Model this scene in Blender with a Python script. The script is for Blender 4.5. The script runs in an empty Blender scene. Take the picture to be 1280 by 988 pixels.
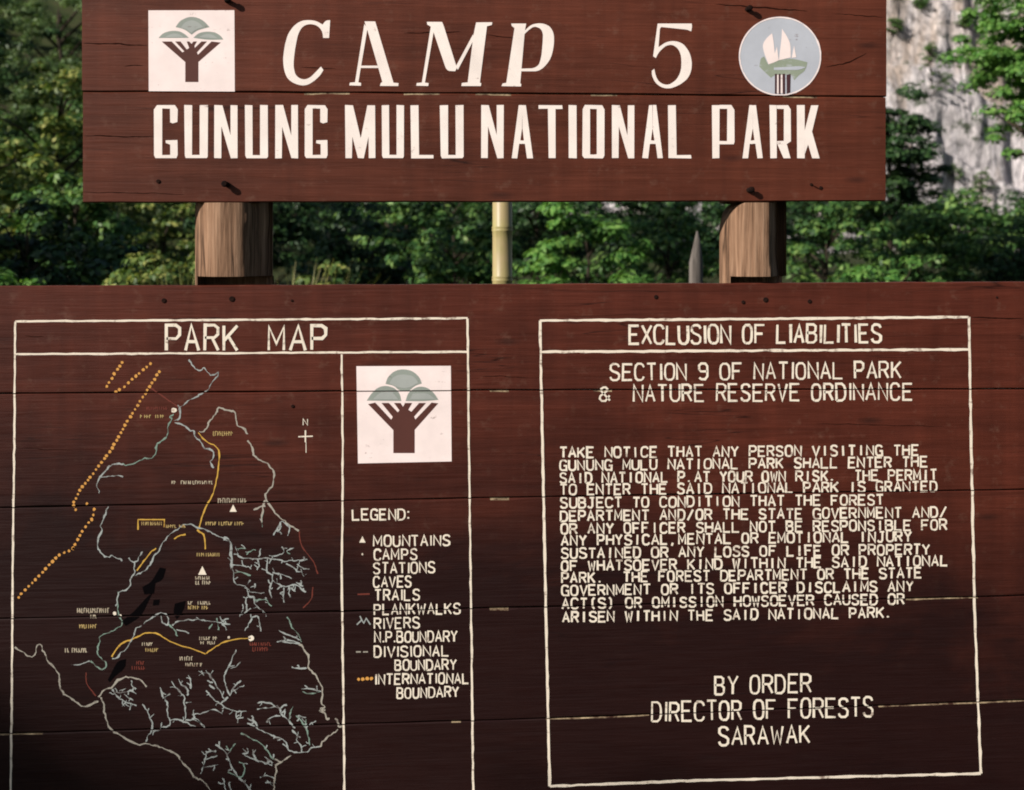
import bpy, bmesh, math, random
import numpy as np
from mathutils import Vector, Matrix, noise

R = math.radians
random.seed(7)
C = bpy.context.scene.collection
scene = bpy.context.scene

# ------------------------------------------------------------------ camera
YAW = R(4.0); D0 = 2.9; FPX = 1545.0; HOR = 300.0; EYE = 1.55
CX = -D0 * math.tan(YAW)
CAM = Vector((CX, -D0, EYE))
cd = bpy.data.cameras.new('camera')
cam = bpy.data.objects.new('camera', cd); C.objects.link(cam)
cam.location = CAM
cam.rotation_euler = (R(90), 0, -YAW)
cd.sensor_width = 36.0
cd.lens = 36.0 * FPX / 1280.0
cd.shift_y = -(494.0 - HOR) / 1280.0
cd.clip_start = 0.05; cd.clip_end = 2000
cd.dof.use_dof = True; cd.dof.focus_distance = D0; cd.dof.aperture_fstop = 5.0
scene.camera = cam

# ------------------------------------------------------------------ light
SUN = Vector((-0.73, -0.47, 0.49)).normalized()
el = math.asin(SUN.z); az = math.atan2(SUN.x, SUN.y)
w = bpy.data.worlds.new('World'); scene.world = w; w.use_nodes = True
nt = w.node_tree
sky = nt.nodes.new('ShaderNodeTexSky'); sky.sky_type = 'NISHITA'; sky.sun_disc = False
sky.sun_elevation = el; sky.sun_rotation = az
bg = nt.nodes['Background']; bg.inputs['Strength'].default_value = 0.05
nt.links.new(sky.outputs['Color'], bg.inputs['Color'])
sd = bpy.data.lights.new('sun', 'SUN'); sd.energy = 4.9; sd.angle = R(0.53); sd.color = (1.0, 0.93, 0.84)
so = bpy.data.objects.new('sun', sd); C.objects.link(so)
so.rotation_euler = (-SUN).to_track_quat('-Z', 'Y').to_euler()
so.location = (-20, -15, 20)
vs = scene.view_settings
vs.view_transform = 'Standard'; vs.look = 'None'; vs.gamma = 1.0; vs.use_curve_mapping = False
vs.exposure = 0.55
scene.cycles.filter_width = 1.9
scene.cycles.max_bounces = 6

# ------------------------------------------------------------------ helpers
def ray(px, py):
    a = (px - 640.0) / FPX; b = -(py - HOR) / FPX
    rt = Vector((math.cos(YAW), -math.sin(YAW), 0)); fw = Vector((math.sin(YAW), math.cos(YAW), 0))
    return rt * a + Vector((0, 0, b)) + fw

def P(px, py, y=0.0):
    """where the line of sight through photo pixel px,py meets the plane of the sign"""
    d = ray(px, py)
    return CAM + d * ((y - CAM.y) / d.y)

def at(px, dist):
    """ground point under photo column px at a given depth"""
    d = ray(px, HOR)
    p = CAM + d * dist
    return Vector((p.x, p.y, 0))

def hgt(py, dist):
    return EYE + (HOR - py) / FPX * dist

def link(name, me, parent=None, mats=()):
    o = bpy.data.objects.new(name, me); C.objects.link(o)
    if parent is not None: o.parent = parent
    for m in mats: me.materials.append(m)
    return o

def obj(name, bm, mats, parent=None, smooth=False):
    me = bpy.data.meshes.new(name); bm.to_mesh(me); bm.free()
    if not isinstance(mats, (list, tuple)): mats = [mats]
    if smooth:
        for p in me.polygons: p.use_smooth = True
    return link(name, me, parent, mats)

def empty(name, loc=(0, 0, 0)):
    o = bpy.data.objects.new(name, None); C.objects.link(o); o.location = loc
    o.empty_display_size = 0.2
    return o

def tag(o, label=None, cat=None, group=None, kind=None):
    if label: o['label'] = label
    if cat: o['category'] = cat
    if group: o['group'] = group
    if kind: o['kind'] = kind
    return o

class NT:
    def __init__(s, name):
        s.m = bpy.data.materials.new(name); s.m.use_nodes = True
        s.t = s.m.node_tree; s.b = s.t.nodes['Principled BSDF']; s.out = s.t.nodes['Material Output']
    def n(s, typ, **kw):
        nd = s.t.nodes.new(typ)
        for k, v in kw.items():
            if k.startswith('i_'): nd.inputs[k[2:].replace('_', ' ')].default_value = v
            else: setattr(nd, k, v)
        return nd
    def l(s, a, b): s.t.links.new(a, b)
    def coords(s, scale, rot=(0, 0, 0), loc=(0, 0, 0)):
        tc = s.n('ShaderNodeTexCoord'); mp = s.n('ShaderNodeMapping')
        mp.inputs['Scale'].default_value = scale; mp.inputs['Rotation'].default_value = rot; mp.inputs['Location'].default_value = loc
        s.l(tc.outputs['Object'], mp.inputs['Vector']); return mp.outputs['Vector']
    def noise(s, vec, scale=1.0, detail=6.0, rough=0.6, dist=0.0):
        nd = s.n('ShaderNodeTexNoise'); s.l(vec, nd.inputs['Vector'])
        nd.inputs['Scale'].default_value = scale; nd.inputs['Detail'].default_value = detail
        nd.inputs['Roughness'].default_value = rough; nd.inputs['Distortion'].default_value = dist
        return nd.outputs['Fac']
    def ramp(s, fac, stops):
        nd = s.n('ShaderNodeValToRGB'); cr = nd.color_ramp
        while len(cr.elements) < len(stops): cr.elements.new(0.5)
        for e, (p, c) in zip(cr.elements, stops):
            e.position = p; e.color = (c, c, c, 1) if isinstance(c, (int, float)) else (*c, 1)
        s.l(fac, nd.inputs['Fac']); return nd.outputs['Color']
    def mix(s, fac, a, b, mode='MIX'):
        nd = s.n('ShaderNodeMix', data_type='RGBA', blend_type=mode)
        for key, v in (('Factor', fac), ('A', a), ('B', b)):
            k = {'Factor': 0, 'A': 6, 'B': 7}[key]
            if isinstance(v, (int, float)): nd.inputs[k].default_value = v
            elif isinstance(v, tuple): nd.inputs[k].default_value = (*v, 1)
            else: s.l(v, nd.inputs[k])
        return nd.outputs[2]
    def math(s, op, a, b=0.0, clamp=False):
        nd = s.n('ShaderNodeMath', operation=op, use_clamp=clamp)
        for i, v in enumerate((a, b)):
            if isinstance(v, (int, float)): nd.inputs[i].default_value = v
            else: s.l(v, nd.inputs[i])
        return nd.outputs[0]
    def bump(s, h, strength=0.3, dist=0.01):
        nd = s.n('ShaderNodeBump'); nd.inputs['Strength'].default_value = strength; nd.inputs['Distance'].default_value = dist
        s.l(h, nd.inputs['Height']); s.l(nd.outputs['Normal'], s.b.inputs['Normal'])
    def fin(s, col, rough=0.7, spec=0.3):
        if isinstance(col, tuple): s.b.inputs['Base Color'].default_value = (*col, 1)
        else: s.l(col, s.b.inputs['Base Color'])
        if isinstance(rough, (int, float)): s.b.inputs['Roughness'].default_value = rough
        else: s.l(rough, s.b.inputs['Roughness'])
        s.b.inputs['Specular IOR Level'].default_value = spec
        return s.m

def simple(name, col, rough=0.7, spec=0.3):
    return NT(name).fin(col, rough, spec)

# ------------------------------------------------------------------ materials
def board_material(name, lo, hi, low_tone):
    t = NT(name)
    g1 = t.noise(t.coords((1.1, 1, 34)), 1.0, 8, 0.62, 0.9)            # long grain
    g2 = t.noise(t.coords((9, 1, 210)), 1.0, 4, 0.6)                   # fine fibre
    big = t.noise(t.coords((2.2, 1, 6.0)), 1.0, 6, 0.62, 0.6)          # weathering clouds
    col = t.ramp(g1, [(0.22, lo), (0.80, hi)])
    isl = t.n('ShaderNodeNewGeometry').outputs['Random Per Island']
    col = t.mix(1.0, col, t.ramp(isl, [(0, 0.74), (1, 1.16)]), 'MULTIPLY')
    col = t.mix(1.0, col, t.ramp(g2, [(0.3, 0.86), (0.7, 1.10)]), 'MULTIPLY')
    col = t.mix(1.0, col, t.ramp(big, [(0.3, 0.78), (0.7, 1.2)]), 'MULTIPLY')
    run = t.noise(t.coords((22, 1, 0.9), loc=(6, 0, 3)), 1.0, 5, 0.6)                # old rain runs
    col = t.mix(1.0, col, t.ramp(run, [(0.35, 0.86), (0.65, 1.1)]), 'MULTIPLY')
    mot = t.noise(t.coords((26, 1, 30)), 1.0, 5, 0.7)
    col = t.mix(t.ramp(mot, [(0.56, 0.0), (0.75, 0.35)]), col, (0.16, 0.085, 0.06))     # scuffed, greyed spots
    kn = t.n('ShaderNodeTexVoronoi', feature='F1'); t.l(t.coords((3.2, 1, 11), loc=(2.7, 0.5, 1.3)), kn.inputs['Vector']); kn.inputs['Scale'].default_value = 1.0
    col = t.mix(t.ramp(kn.outputs['Distance'], [(0.03, 0.75), (0.12, 0.0)]), col, (0.03, 0.009, 0.006))
    # drying cracks along the grain
    ck = t.noise(t.coords((0.9, 1, 26), loc=(3.1, 0, 7.7)), 1.0, 3, 0.5, 0.3)
    ckl = t.ramp(ck, [(0.492, 1.0), (0.5, 0.25), (0.508, 1.0)])
    ckm = t.noise(t.coords((2.2, 1, 5.0), loc=(1, 0, 9)), 1.0, 3)
    col = t.mix(t.ramp(ckm, [(0.52, 0.0), (0.6, 0.9)]), col, t.mix(1.0, col, ckl, 'MULTIPLY'))
    if low_tone:
        # blotchy tone darkening the lower planks towards the bottom and left
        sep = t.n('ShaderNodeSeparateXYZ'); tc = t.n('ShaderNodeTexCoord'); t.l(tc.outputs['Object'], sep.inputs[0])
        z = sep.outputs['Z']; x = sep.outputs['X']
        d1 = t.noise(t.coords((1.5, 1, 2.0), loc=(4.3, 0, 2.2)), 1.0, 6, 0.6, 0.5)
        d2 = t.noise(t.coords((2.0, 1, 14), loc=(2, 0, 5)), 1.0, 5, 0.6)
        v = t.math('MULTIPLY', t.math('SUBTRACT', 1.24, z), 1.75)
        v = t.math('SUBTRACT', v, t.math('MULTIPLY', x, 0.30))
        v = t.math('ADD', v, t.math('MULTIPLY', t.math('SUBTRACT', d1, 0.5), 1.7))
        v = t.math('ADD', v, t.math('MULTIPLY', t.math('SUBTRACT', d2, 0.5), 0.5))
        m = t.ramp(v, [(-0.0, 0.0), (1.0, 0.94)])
        col = t.mix(m, col, low_tone)
    t.bump(t.math('ADD', g1, t.math('MULTIPLY', g2, 0.5)), 0.35, 0.004)
    return t.fin(col, t.ramp(g2, [(0.3, 0.42), (0.7, 0.62)]), 0.2)

M = {}
M['board'] = board_material('stained wood', (0.068, 0.0170, 0.0085), (0.120, 0.0310, 0.0165), None)
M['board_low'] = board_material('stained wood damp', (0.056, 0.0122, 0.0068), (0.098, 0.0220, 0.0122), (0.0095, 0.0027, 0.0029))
t = NT('bare wood'); n1 = t.noise(t.coords((26, 5, 60)), 1.0, 5, 0.7)
M['bare'] = t.fin(t.ramp(n1, [(0.40, (0.03, 0.012, 0.008)), (0.68, (0.40, 0.31, 0.19))]), 0.8, 0.1)

def paint(name, col, wear=0.5, worn=(0.09, 0.025, 0.016)):
    t = NT(name)
    a = t.noise(t.coords((40, 1, 40)), 1.0, 5, 0.7)
    b = t.noise(t.coords((5, 1, 130)), 1.0, 4, 0.6)
    v = t.math('ADD', t.math('MULTIPLY', a, 0.65), t.math('MULTIPLY', b, 0.35))
    m = t.ramp(v, [(0.60 - 0.12 * wear, 0.0), (0.68 - 0.10 * wear, 0.75)])
    shade = t.ramp(t.noise(t.coords((14, 1, 14)), 1.0, 3), [(0.3, tuple(c * 0.86 for c in col)), (0.7, col)])
    return t.fin(t.mix(m, shade, worn), 0.6, 0.25)
M['white'] = paint('cream white paint', (0.86, 0.76, 0.71), 0.05)
M['cream'] = paint('worn cream paint', (0.80, 0.71, 0.59), 0.5)
M['creamline'] = paint('cream border paint', (0.80, 0.70, 0.58), 0.5)
M['panelw'] = paint('pinkish white panel paint', (0.86, 0.73, 0.71), 0.02)
M['eg'] = paint('grey green paint', (0.27, 0.30, 0.27), 0.1)
M['eg2'] = paint('pale blue grey paint', (0.35, 0.37, 0.355), 0.1)
M['trunkp'] = paint('dark brown paint', (0.085, 0.028, 0.022), 0.0)
M['disc'] = paint('pale blue disc paint', (0.45, 0.47, 0.53), 0.05)
M['discg'] = paint('emblem green paint', (0.27, 0.31, 0.24), 0.5, (0.4, 0.42, 0.45))
M['discd'] = paint('emblem dark paint', (0.06, 0.025, 0.03), 0.0)
M['river'] = paint('river grey paint', (0.34, 0.37, 0.36), 0.8, (0.05, 0.02, 0.018))
M['bound'] = paint('boundary grey paint', (0.36, 0.33, 0.28), 0.6, (0.05, 0.02, 0.018))
M['rivgreen'] = paint('river green paint', (0.20, 0.29, 0.24), 0.8, (0.05, 0.02, 0.018))
M['orange'] = paint('orange dot paint', (0.62, 0.30, 0.07), 0.3)
M['yellow'] = paint('yellow trail paint', (0.58, 0.34, 0.06), 0.4)
M['red'] = paint('faded red paint', (0.15, 0.032, 0.022), 0.7)
M['capy'] = paint('yellow caption paint', (0.42, 0.30, 0.12), 0.6)
M['capw'] = paint('pale caption paint', (0.45, 0.38, 0.28), 0.6)
M['black'] = simple('black cave paint', (0.003, 0.0025, 0.003), 0.9, 0.0)
t = NT('rusty iron'); M['iron'] = t.fin(t.ramp(t.noise(t.coords((90, 90, 90)), 1.0, 4), [(0.35, (0.006, 0.004, 0.004)), (0.7, (0.022, 0.010, 0.007))]), 0.95, 0.05)

t = NT('weathered round timber')
g = t.noise(t.coords((48, 48, 2.6)), 1.0, 8, 0.7, 0.7); f = t.noise(t.coords((150, 150, 5)), 1.0, 4)
col = t.ramp(g, [(0.34, (0.05, 0.026, 0.015)), (0.48, (0.19, 0.108, 0.066)), (0.70, (0.34, 0.215, 0.14))])
col = t.mix(1.0, col, t.ramp(f, [(0.3, 0.7), (0.6, 1.1)]), 'MULTIPLY')
ck = t.ramp(t.noise(t.coords((26, 26, 0.9), loc=(2, 1, 4)), 1.0, 2, 0.5, 0.2), [(0.48, 1.0), (0.5, 0.10), (0.52, 1.0)])
col = t.mix(0.8, col, t.mix(1.0, col, ck, 'MULTIPLY'))
t.bump(t.math('ADD', g, t.math('MULTIPLY', f, 0.5)), 0.6, 0.006)
M['post'] = t.fin(col, 0.85, 0.15)
t = NT('bamboo'); g = t.noise(t.coords((60, 60, 2.5)), 1.0, 5); h = t.noise(t.coords((6, 6, 9)), 1.0, 4)
col = t.mix(t.ramp(h, [(0.4, 0.0), (0.65, 0.7)]), t.ramp(g, [(0.3, (0.22, 0.19, 0.075)), (0.7, (0.37, 0.32, 0.14))]), (0.34, 0.25, 0.15))
M['bamboo'] = t.fin(col, 0.45, 0.4)
t = NT('grey driftwood'); g = t.noise(t.coords((40, 40, 2)), 1.0, 6)
M['stake'] = t.fin(t.ramp(g, [(0.3, (0.035, 0.03, 0.027)), (0.7, (0.17, 0.15, 0.135))]), 0.9, 0.1)
t = NT('bark'); g = t.noise(t.coords((9, 9, 2)), 1.0, 6, 0.7); t.bump(g, 0.8, 0.03)
M['bark'] = t.fin(t.ramp(g, [(0.3, (0.012, 0.009, 0.007)), (0.7, (0.07, 0.055, 0.04))]), 0.9, 0.1)

def leafmat(name, a, b, c, trans=0.35):
    t = NT(name)
    isl = t.n('ShaderNodeNewGeometry').outputs['Random Per Island']
    col = t.ramp(isl, [(0.0, a), (0.55, b), (1.0, c)])
    big = t.noise(t.coords((0.9, 0.9, 0.9)), 1.0, 3)
    col = t.mix(1.0, col, t.ramp(big, [(0.3, 0.75), (0.7, 1.25)]), 'MULTIPLY')
    t.fin(col, 0.5, 0.35)
    tr = t.n('ShaderNodeBsdfTranslucent'); t.l(t.mix(1.0, col, (1.2, 1.25, 0.6), 'MULTIPLY'), tr.inputs['Color'])
    mx = t.n('ShaderNodeMixShader'); mx.inputs[0].default_value = trans
    t.l(t.b.outputs[0], mx.inputs[1]); t.l(tr.outputs[0], mx.inputs[2]); t.l(mx.outputs[0], t.out.inputs['Surface'])
    return t.m
M['leaf_dark'] = leafmat('dark evergreen leaves', (0.010, 0.024, 0.009), (0.022, 0.060, 0.018), (0.06, 0.12, 0.034), 0.16)
M['leaf_mid'] = leafmat('mid green leaves', (0.018, 0.055, 0.015), (0.062, 0.15, 0.036), (0.17, 0.265, 0.065), 0.22)
M['leaf_bright'] = leafmat('bright green leaves', (0.035, 0.115, 0.022), (0.11, 0.25, 0.05), (0.20, 0.35, 0.085), 0.3)
M['leaf_olive'] = leafmat('olive yellow leaves', (0.035, 0.075, 0.018), (0.12, 0.19, 0.045), (0.38, 0.38, 0.11), 0.3)
M['leaf_hill'] = leafmat('muted hill leaves', (0.06, 0.105, 0.04), (0.10, 0.165, 0.06), (0.17, 0.22, 0.10), 0.3)
M['grass'] = leafmat('dry tall grass', (0.12, 0.15, 0.035), (0.26, 0.26, 0.09), (0.44, 0.38, 0.17), 0.35)

# ------------------------------------------------------------------ the setting
t = NT('forest floor'); g = t.noise(t.coords((0.6, 0.6, 0.6)), 1.0, 8, 0.7)
t.bump(g, 0.8, 0.1)
gm = t.fin(t.ramp(g, [(0.3, (0.012, 0.016, 0.007)), (0.5, (0.03, 0.04, 0.014)), (0.75, (0.06, 0.05, 0.026))]), 0.95, 0.1)
bm = bmesh.new()
bmesh.ops.create_grid(bm, x_segments=80, y_segments=80, size=600)
for v in bm.verts:
    r = math.hypot(v.co.x, v.co.y)
    v.co.z = 0.0 if r < 9 else noise.noise(Vector((v.co.x * 0.03, v.co.y * 0.03, 0))) * 0.5 * min(1, (r - 9) / 40)
o = obj('ground', bm, gm, smooth=True); tag(o, 'dark forest floor around and behind the park sign', 'ground', kind='structure')

# cliff: a fluted limestone wall far behind
t = NT('limestone')
f1 = t.noise(t.coords((1.8, 1.4, 0.24)), 1.0, 9, 0.72, 1.2)
f2 = t.noise(t.coords((0.12, 0.12, 0.05)), 1.0, 5, 0.6, 0.5)
f3 = t.noise(t.coords((2.6, 2.6, 0.5)), 1.0, 6, 0.7)
col = t.ramp(f1, [(0.35, (0.14, 0.135, 0.15)), (0.43, (0.56, 0.52, 0.54)), (0.55, (0.88, 0.82, 0.83))])
col = t.mix(t.ramp(f2, [(0.47, 0.0), (0.60, 0.6)]), col, (0.60, 0.45, 0.33))
col = t.mix(1.0, col, t.ramp(f3, [(0.3, 0.68), (0.65, 1.12)]), 'MULTIPLY')
# moss in ledges
blk = t.noise(t.coords((1.1, 1.1, 0.9), loc=(3, 3, 3)), 1.0, 8, 0.75, 0.4)
col = t.mix(1.0, col, t.ramp(blk, [(0.36, 0.56), (0.5, 1.0), (0.62, 1.15)]), 'MULTIPLY')
ms = t.noise(t.coords((0.28, 0.28, 0.4), loc=(9, 2, 1)), 1.0, 7, 0.75)
col = t.mix(t.ramp(ms, [(0.57, 0.0), (0.63, 0.85)]), col, (0.045, 0.07, 0.03))
t.bump(t.math('ADD', t.math('ADD', f1, blk), t.math('MULTIPLY', f3, 0.6)), 1.0, 0.8)
lim = t.fin(col, 0.95, 0.1)
bm = bmesh.new()
NX, NZ = 420, 200
grid = []
for i in range(NX + 1):
    row = []
    for j in range(NZ + 1):
        x = -120 + 260 * i / NX; z = -2 + 85 * j / NZ
        y = 150 + z * 0.16 + 0.0012 * (x - 60) ** 2
        y += noise.fractal(Vector((x * 0.05, z * 0.03, 1.7)), 1.0, 2.0, 5) * 3.5
        y += noise.fractal(Vector((x * 0.42, z * 0.075, 5.1)), 0.75, 2.2, 7) * 1.1
        y += 2.5 * math.floor(z / 11 + noise.noise(Vector((x * 0.07, 0, 3))) * 0.6)
        row.append(bm.verts.new((x, y, z)))
    grid.append(row)
for i in range(NX):
    for j in range(NZ):
        bm.faces.new((grid[i][j], grid[i + 1][j], grid[i + 1][j + 1], grid[i][j + 1]))
o = obj('cliff', bm, lim, smooth=True); tag(o, 'pale fluted limestone cliff rising behind the trees', 'cliff', kind='structure')

# wooded slope on the left
bm = bmesh.new(); grid = []
for i in range(61):
    row = []
    for j in range(41):
        x = -95 + 110 * i / 60; y = 48 + 70 * j / 40
        z = max(0, (y - 50) * 0.62) * (1 / (1 + math.exp((x + 4) / 6.0))) + noise.fractal(Vector((x * .12, y * .12, 0)), 1, 2, 4) * 1.0 - 0.6
        row.append(bm.verts.new((x, y, z)))
    grid.append(row)
for i in range(60):
    for j in range(40):
        bm.faces.new((grid[i][j], grid[i + 1][j], grid[i + 1][j + 1], grid[i][j + 1]))
o = obj('hill', bm, gm, smooth=True); tag(o, 'wooded green slope rising on the left', 'hill', kind='structure')
def hill_z(x, y):
    return max(0, (y - 50) * 0.62) * (1 / (1 + math.exp((x + 4) / 6.0))) + noise.fractal(Vector((x * .12, y * .12, 0)), 1, 2, 4) * 1.0 - 0.6

# ------------------------------------------------------------------ vegetation
def leaf_mesh(name, centers, rng, n_per, spread, size, up=0.5, aspect=0.5, droop=0.25):
    """many small folded leaf faces, clumped round the given centres"""
    c = np.repeat(np.array(centers), n_per, axis=0)
    N = len(c)
    off = rng.normal(size=(N, 3)); off /= np.linalg.norm(off, axis=1)[:, None] + 1e-9
    off *= (rng.random((N, 1)) ** 0.45)
    off[:, 2] = np.where(off[:, 2] < 0, -off[:, 2] * rng.choice([0.25, -0.6, 1.0], N, p=[.4, .25, .35]), off[:, 2])
    sc = np.repeat(rng.uniform(0.6, 1.35, len(centers)), n_per)[:, None] * spread
    p = c + off * sc * 0.86 * np.array([1, 1, 0.62]) * 0.92
    nrm = rng.normal(size=(N, 3)); nrm /= np.linalg.norm(nrm, axis=1)[:, None]
    nrm = nrm * (1 - up) * 0.8 + np.array([-0.1, -0.1, 1]) * up * 0.75 + off * 0.8
    nrm /= np.linalg.norm(nrm, axis=1)[:, None]
    tdir = rng.normal(size=(N, 3)); tdir[:, 2] -= droop
    tdir -= nrm * (tdir * nrm).sum(1)[:, None]; tdir /= np.linalg.norm(tdir, axis=1)[:, None] + 1e-9
    s = np.cross(nrm, tdir)
    L = size * 0.70 * rng.uniform(0.55, 1.3, (N, 1)); W = L * aspect * 0.5
    v = np.empty((N, 4, 3))
    v[:, 0] = p - tdir * L * 0.5
    v[:, 1] = p + s * W + nrm * L * 0.07 - tdir * L * 0.05
    v[:, 2] = p + tdir * L * 0.5 - nrm * L * 0.10
    v[:, 3] = p - s * W + nrm * L * 0.07 - tdir * L * 0.05
    me = bpy.data.meshes.new(name)
    me.vertices.add(N * 4); me.loops.add(N * 4); me.polygons.add(N)
    me.vertices.foreach_set('co', v.reshape(-1).astype(np.float32))
    me.loops.foreach_set('vertex_index', np.arange(N * 4, dtype=np.int32))
    me.polygons.foreach_set('loop_start', np.arange(0, N * 4, 4, dtype=np.int32))
    me.polygons.foreach_set('loop_total', np.full(N, 4, dtype=np.int32))
    me.update(); me.validate()
    return me

def tube(bm, pts, radii, seg=8):
    rings = []
    for i, p in enumerate(pts):
        p = Vector(p)
        d = (Vector(pts[min(i + 1, len(pts) - 1)]) - Vector(pts[max(i - 1, 0)])).normalized()
        a = d.orthogonal().normalized(); b = d.cross(a)
        if rings:
            # keep the rings aligned
            a0 = (rings[-1][0].co - Vector(pts[i - 1])); a0 = (a0 - d * a0.dot(d)).normalized(); a = a0; b = d.cross(a)
        rings.append([bm.verts.new(p + (a * math.cos(k * math.tau / seg) + b * math.sin(k * math.tau / seg)) * radii[i]) for k in range(seg)])
    for r0, r1 in zip(rings, rings[1:]):
        for k in range(seg):
            bm.faces.new((r0[k], r0[(k + 1) % seg], r1[(k + 1) % seg], r1[k]))
    bm.faces.new(rings[-1]); bm.faces.new(list(reversed(rings[0])))

def tree(name, loc, h, base, rx, rz_frac, mat, seed, label, cat, n_cl=70, n_per=60, spread=0.45, leaf=0.2, up=0.62, group=None, hollow=0.45, ry=None, aspect=0.5, trunk_r=None):
    """trunk with limbs that reach the leaf clumps of an uneven crown; base = height where the crown starts"""
    rng = np.random.default_rng(seed); rd = random.Random(seed)
    root = empty(name, loc); tag(root, label, cat, group)
    ry = ry or rx
    cz = (h + base) / 2; rz = (h - base) / 2
    cents = []
    n_per = int(n_per * 2.0)
    while len(cents) < n_cl:
        d = rng.normal(size=3); d /= np.linalg.norm(d)
        k = hollow + (1 - hollow) * rng.random() ** 0.7
        k *= 1.0 + 0.55 * noise.noise(Vector((d[0] * 1.9 + seed, d[1] * 1.9, d[2] * 1.9)))
        q = np.array([d[0] * rx * k, d[1] * ry * k, cz + d[2] * rz * k])
        if q[2] > 0.1: cents.append(q)
    bm = bmesh.new()
    tr = trunk_r or max(0.03, h * 0.018)
    top = cz + rz * 0.45
    pts = [(rd.uniform(-.05, .05) * rx * (i / 6), rd.uniform(-.05, .05) * rx * (i / 6), top * i / 6 - 0.15 * (i == 0)) for i in range(7)]
    tube(bm, pts, [tr * (1.25 - i * 0.17) for i in range(7)])
    for q in cents[:: max(1, len(cents) // 16)]:
        z0 = min(top * 0.95, max(base * 0.55, q[2] - abs(q[0]) * 0.8 - 0.1)); z0 = max(0.05, z0)
        s = Vector((0, 0, z0)); e = Vector(q)
        mid = s.lerp(e, 0.5) + Vector((rd.uniform(-.1, .1), rd.uniform(-.1, .1), 0.08 * rx))
        tube(bm, [s, mid, e], [tr * 0.45, tr * 0.3, tr * 0.1], 5)
    obj('trunk', bm, M['bark'], root, True)
    me = leaf_mesh('crown', cents, rng, n_per, spread, leaf, up, aspect)
    link('crown', me, root, [mat])
    return root

def grass_clump(loc, h, r, seed, label, n=260):
    rd = random.Random(seed); bm = bmesh.new()
    for _ in range(n):
        a = rd.uniform(0, math.tau); q = r * math.sqrt(rd.random())
        x, y = q * math.cos(a), q * math.sin(a); hh = h * rd.uniform(0.5, 1.05)
        la = rd.uniform(0, math.tau); ln = rd.uniform(0.1, 0.5) * hh
        dx, dy = math.cos(la), math.sin(la); wd = rd.uniform(0.006, 0.014)
        prev = None
        for i in range(5):
            u = i / 4; c = Vector((x + dx * ln * u * u, y + dy * ln * u * u, hh * (u - 0.18 * u * u * ln / hh)))
            s = Vector((-dy, dx, 0)) * wd * (1 - u * 0.9)
            cur = (bm.verts.new(c - s), bm.verts.new(c + s))
            if prev: bm.faces.new((prev[0], prev[1], cur[1], cur[0]))
            prev = cur
    o = obj('grass_clump', bm, M['grass']); o.location = loc
    return tag(o, label, 'grass', 'tall grass clumps behind the sign')

# --- left of the header board
p = at(-62, 34); tree('forest_tree', p, hgt(-70, 34), 3.0, 2.3, 1, M['leaf_dark'], 11, 'dark tree filling the upper left corner of the photo', 'tree', 110, 70, 0.6, 0.2)
p = at(70, 24); tree('leafy_tree', p, hgt(85, 24), 1.2, 1.9, 1, M['leaf_olive'], 12, 'sunlit yellow green tree left of the header board, below the dark corner tree', 'tree', 90, 60, 0.42, 0.19)
p = at(-20, 19); tree('leafy_tree', p, hgt(165, 19), 0.9, 1.35, 1, M['leaf_olive'], 13, 'yellow green bushy tree at the left picture edge, beside the header board', 'tree', 80, 60, 0.36, 0.17)
p = at(95, 17); tree('leafy_tree', p, hgt(205, 17), 0.9, 0.95, 1, M['leaf_mid'], 14, 'small green tree showing beside the lower left corner of the header board', 'tree', 60, 55, 0.3, 0.16)
p = at(35, 11.5); tree('shrub', p, hgt(262, 11.5), 0.3, 0.85, 1, M['leaf_dark'], 15, 'dark shrub at the far left between the two boards', 'shrub', 60, 50, 0.26, 0.14)
p = at(-8, 9.5); tree('shrub', p, hgt(318, 9.5), 0.25, 0.32, 1, M['leaf_bright'], 16, 'low bright green shrub at the left picture edge just above the notice board', 'shrub', 26, 40, 0.16, 0.12)
p = at(125, 12.5); tree('shrub', p, hgt(268, 12.5), 0.3, 0.55, 1, M['leaf_mid'], 17, 'deep green broad leaved shrub below the left end of the header board', 'shrub', 46, 48, 0.22, 0.15)
p = at(205, 20); tree('shrub', p, hgt(256, 20), 0.5, 1.0, 1, M['leaf_olive'], 18, 'olive shrub seen just left of the left post', 'shrub', 60, 50, 0.3, 0.15)
p = at(196, 10.2); tree('shrub', p, hgt(306, 10.2), 0.3, 0.36, 1, M['leaf_olive'], 36, 'pale yellow green shrub low between the boards, left of the left post', 'shrub', 34, 44, 0.16, 0.1)
grass_clump(at(232, 9.3), hgt(328, 9.3), 0.2, 2, 'dry grass tuft close to the left edge of the left post')
p = at(150, 10.2); tree('shrub', p, hgt(326, 10.5), 0.3, 0.3, 1, M['leaf_mid'], 19, 'low green shrub in front of the pale grass, left of the left post', 'shrub', 26, 40, 0.15, 0.12)
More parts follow.
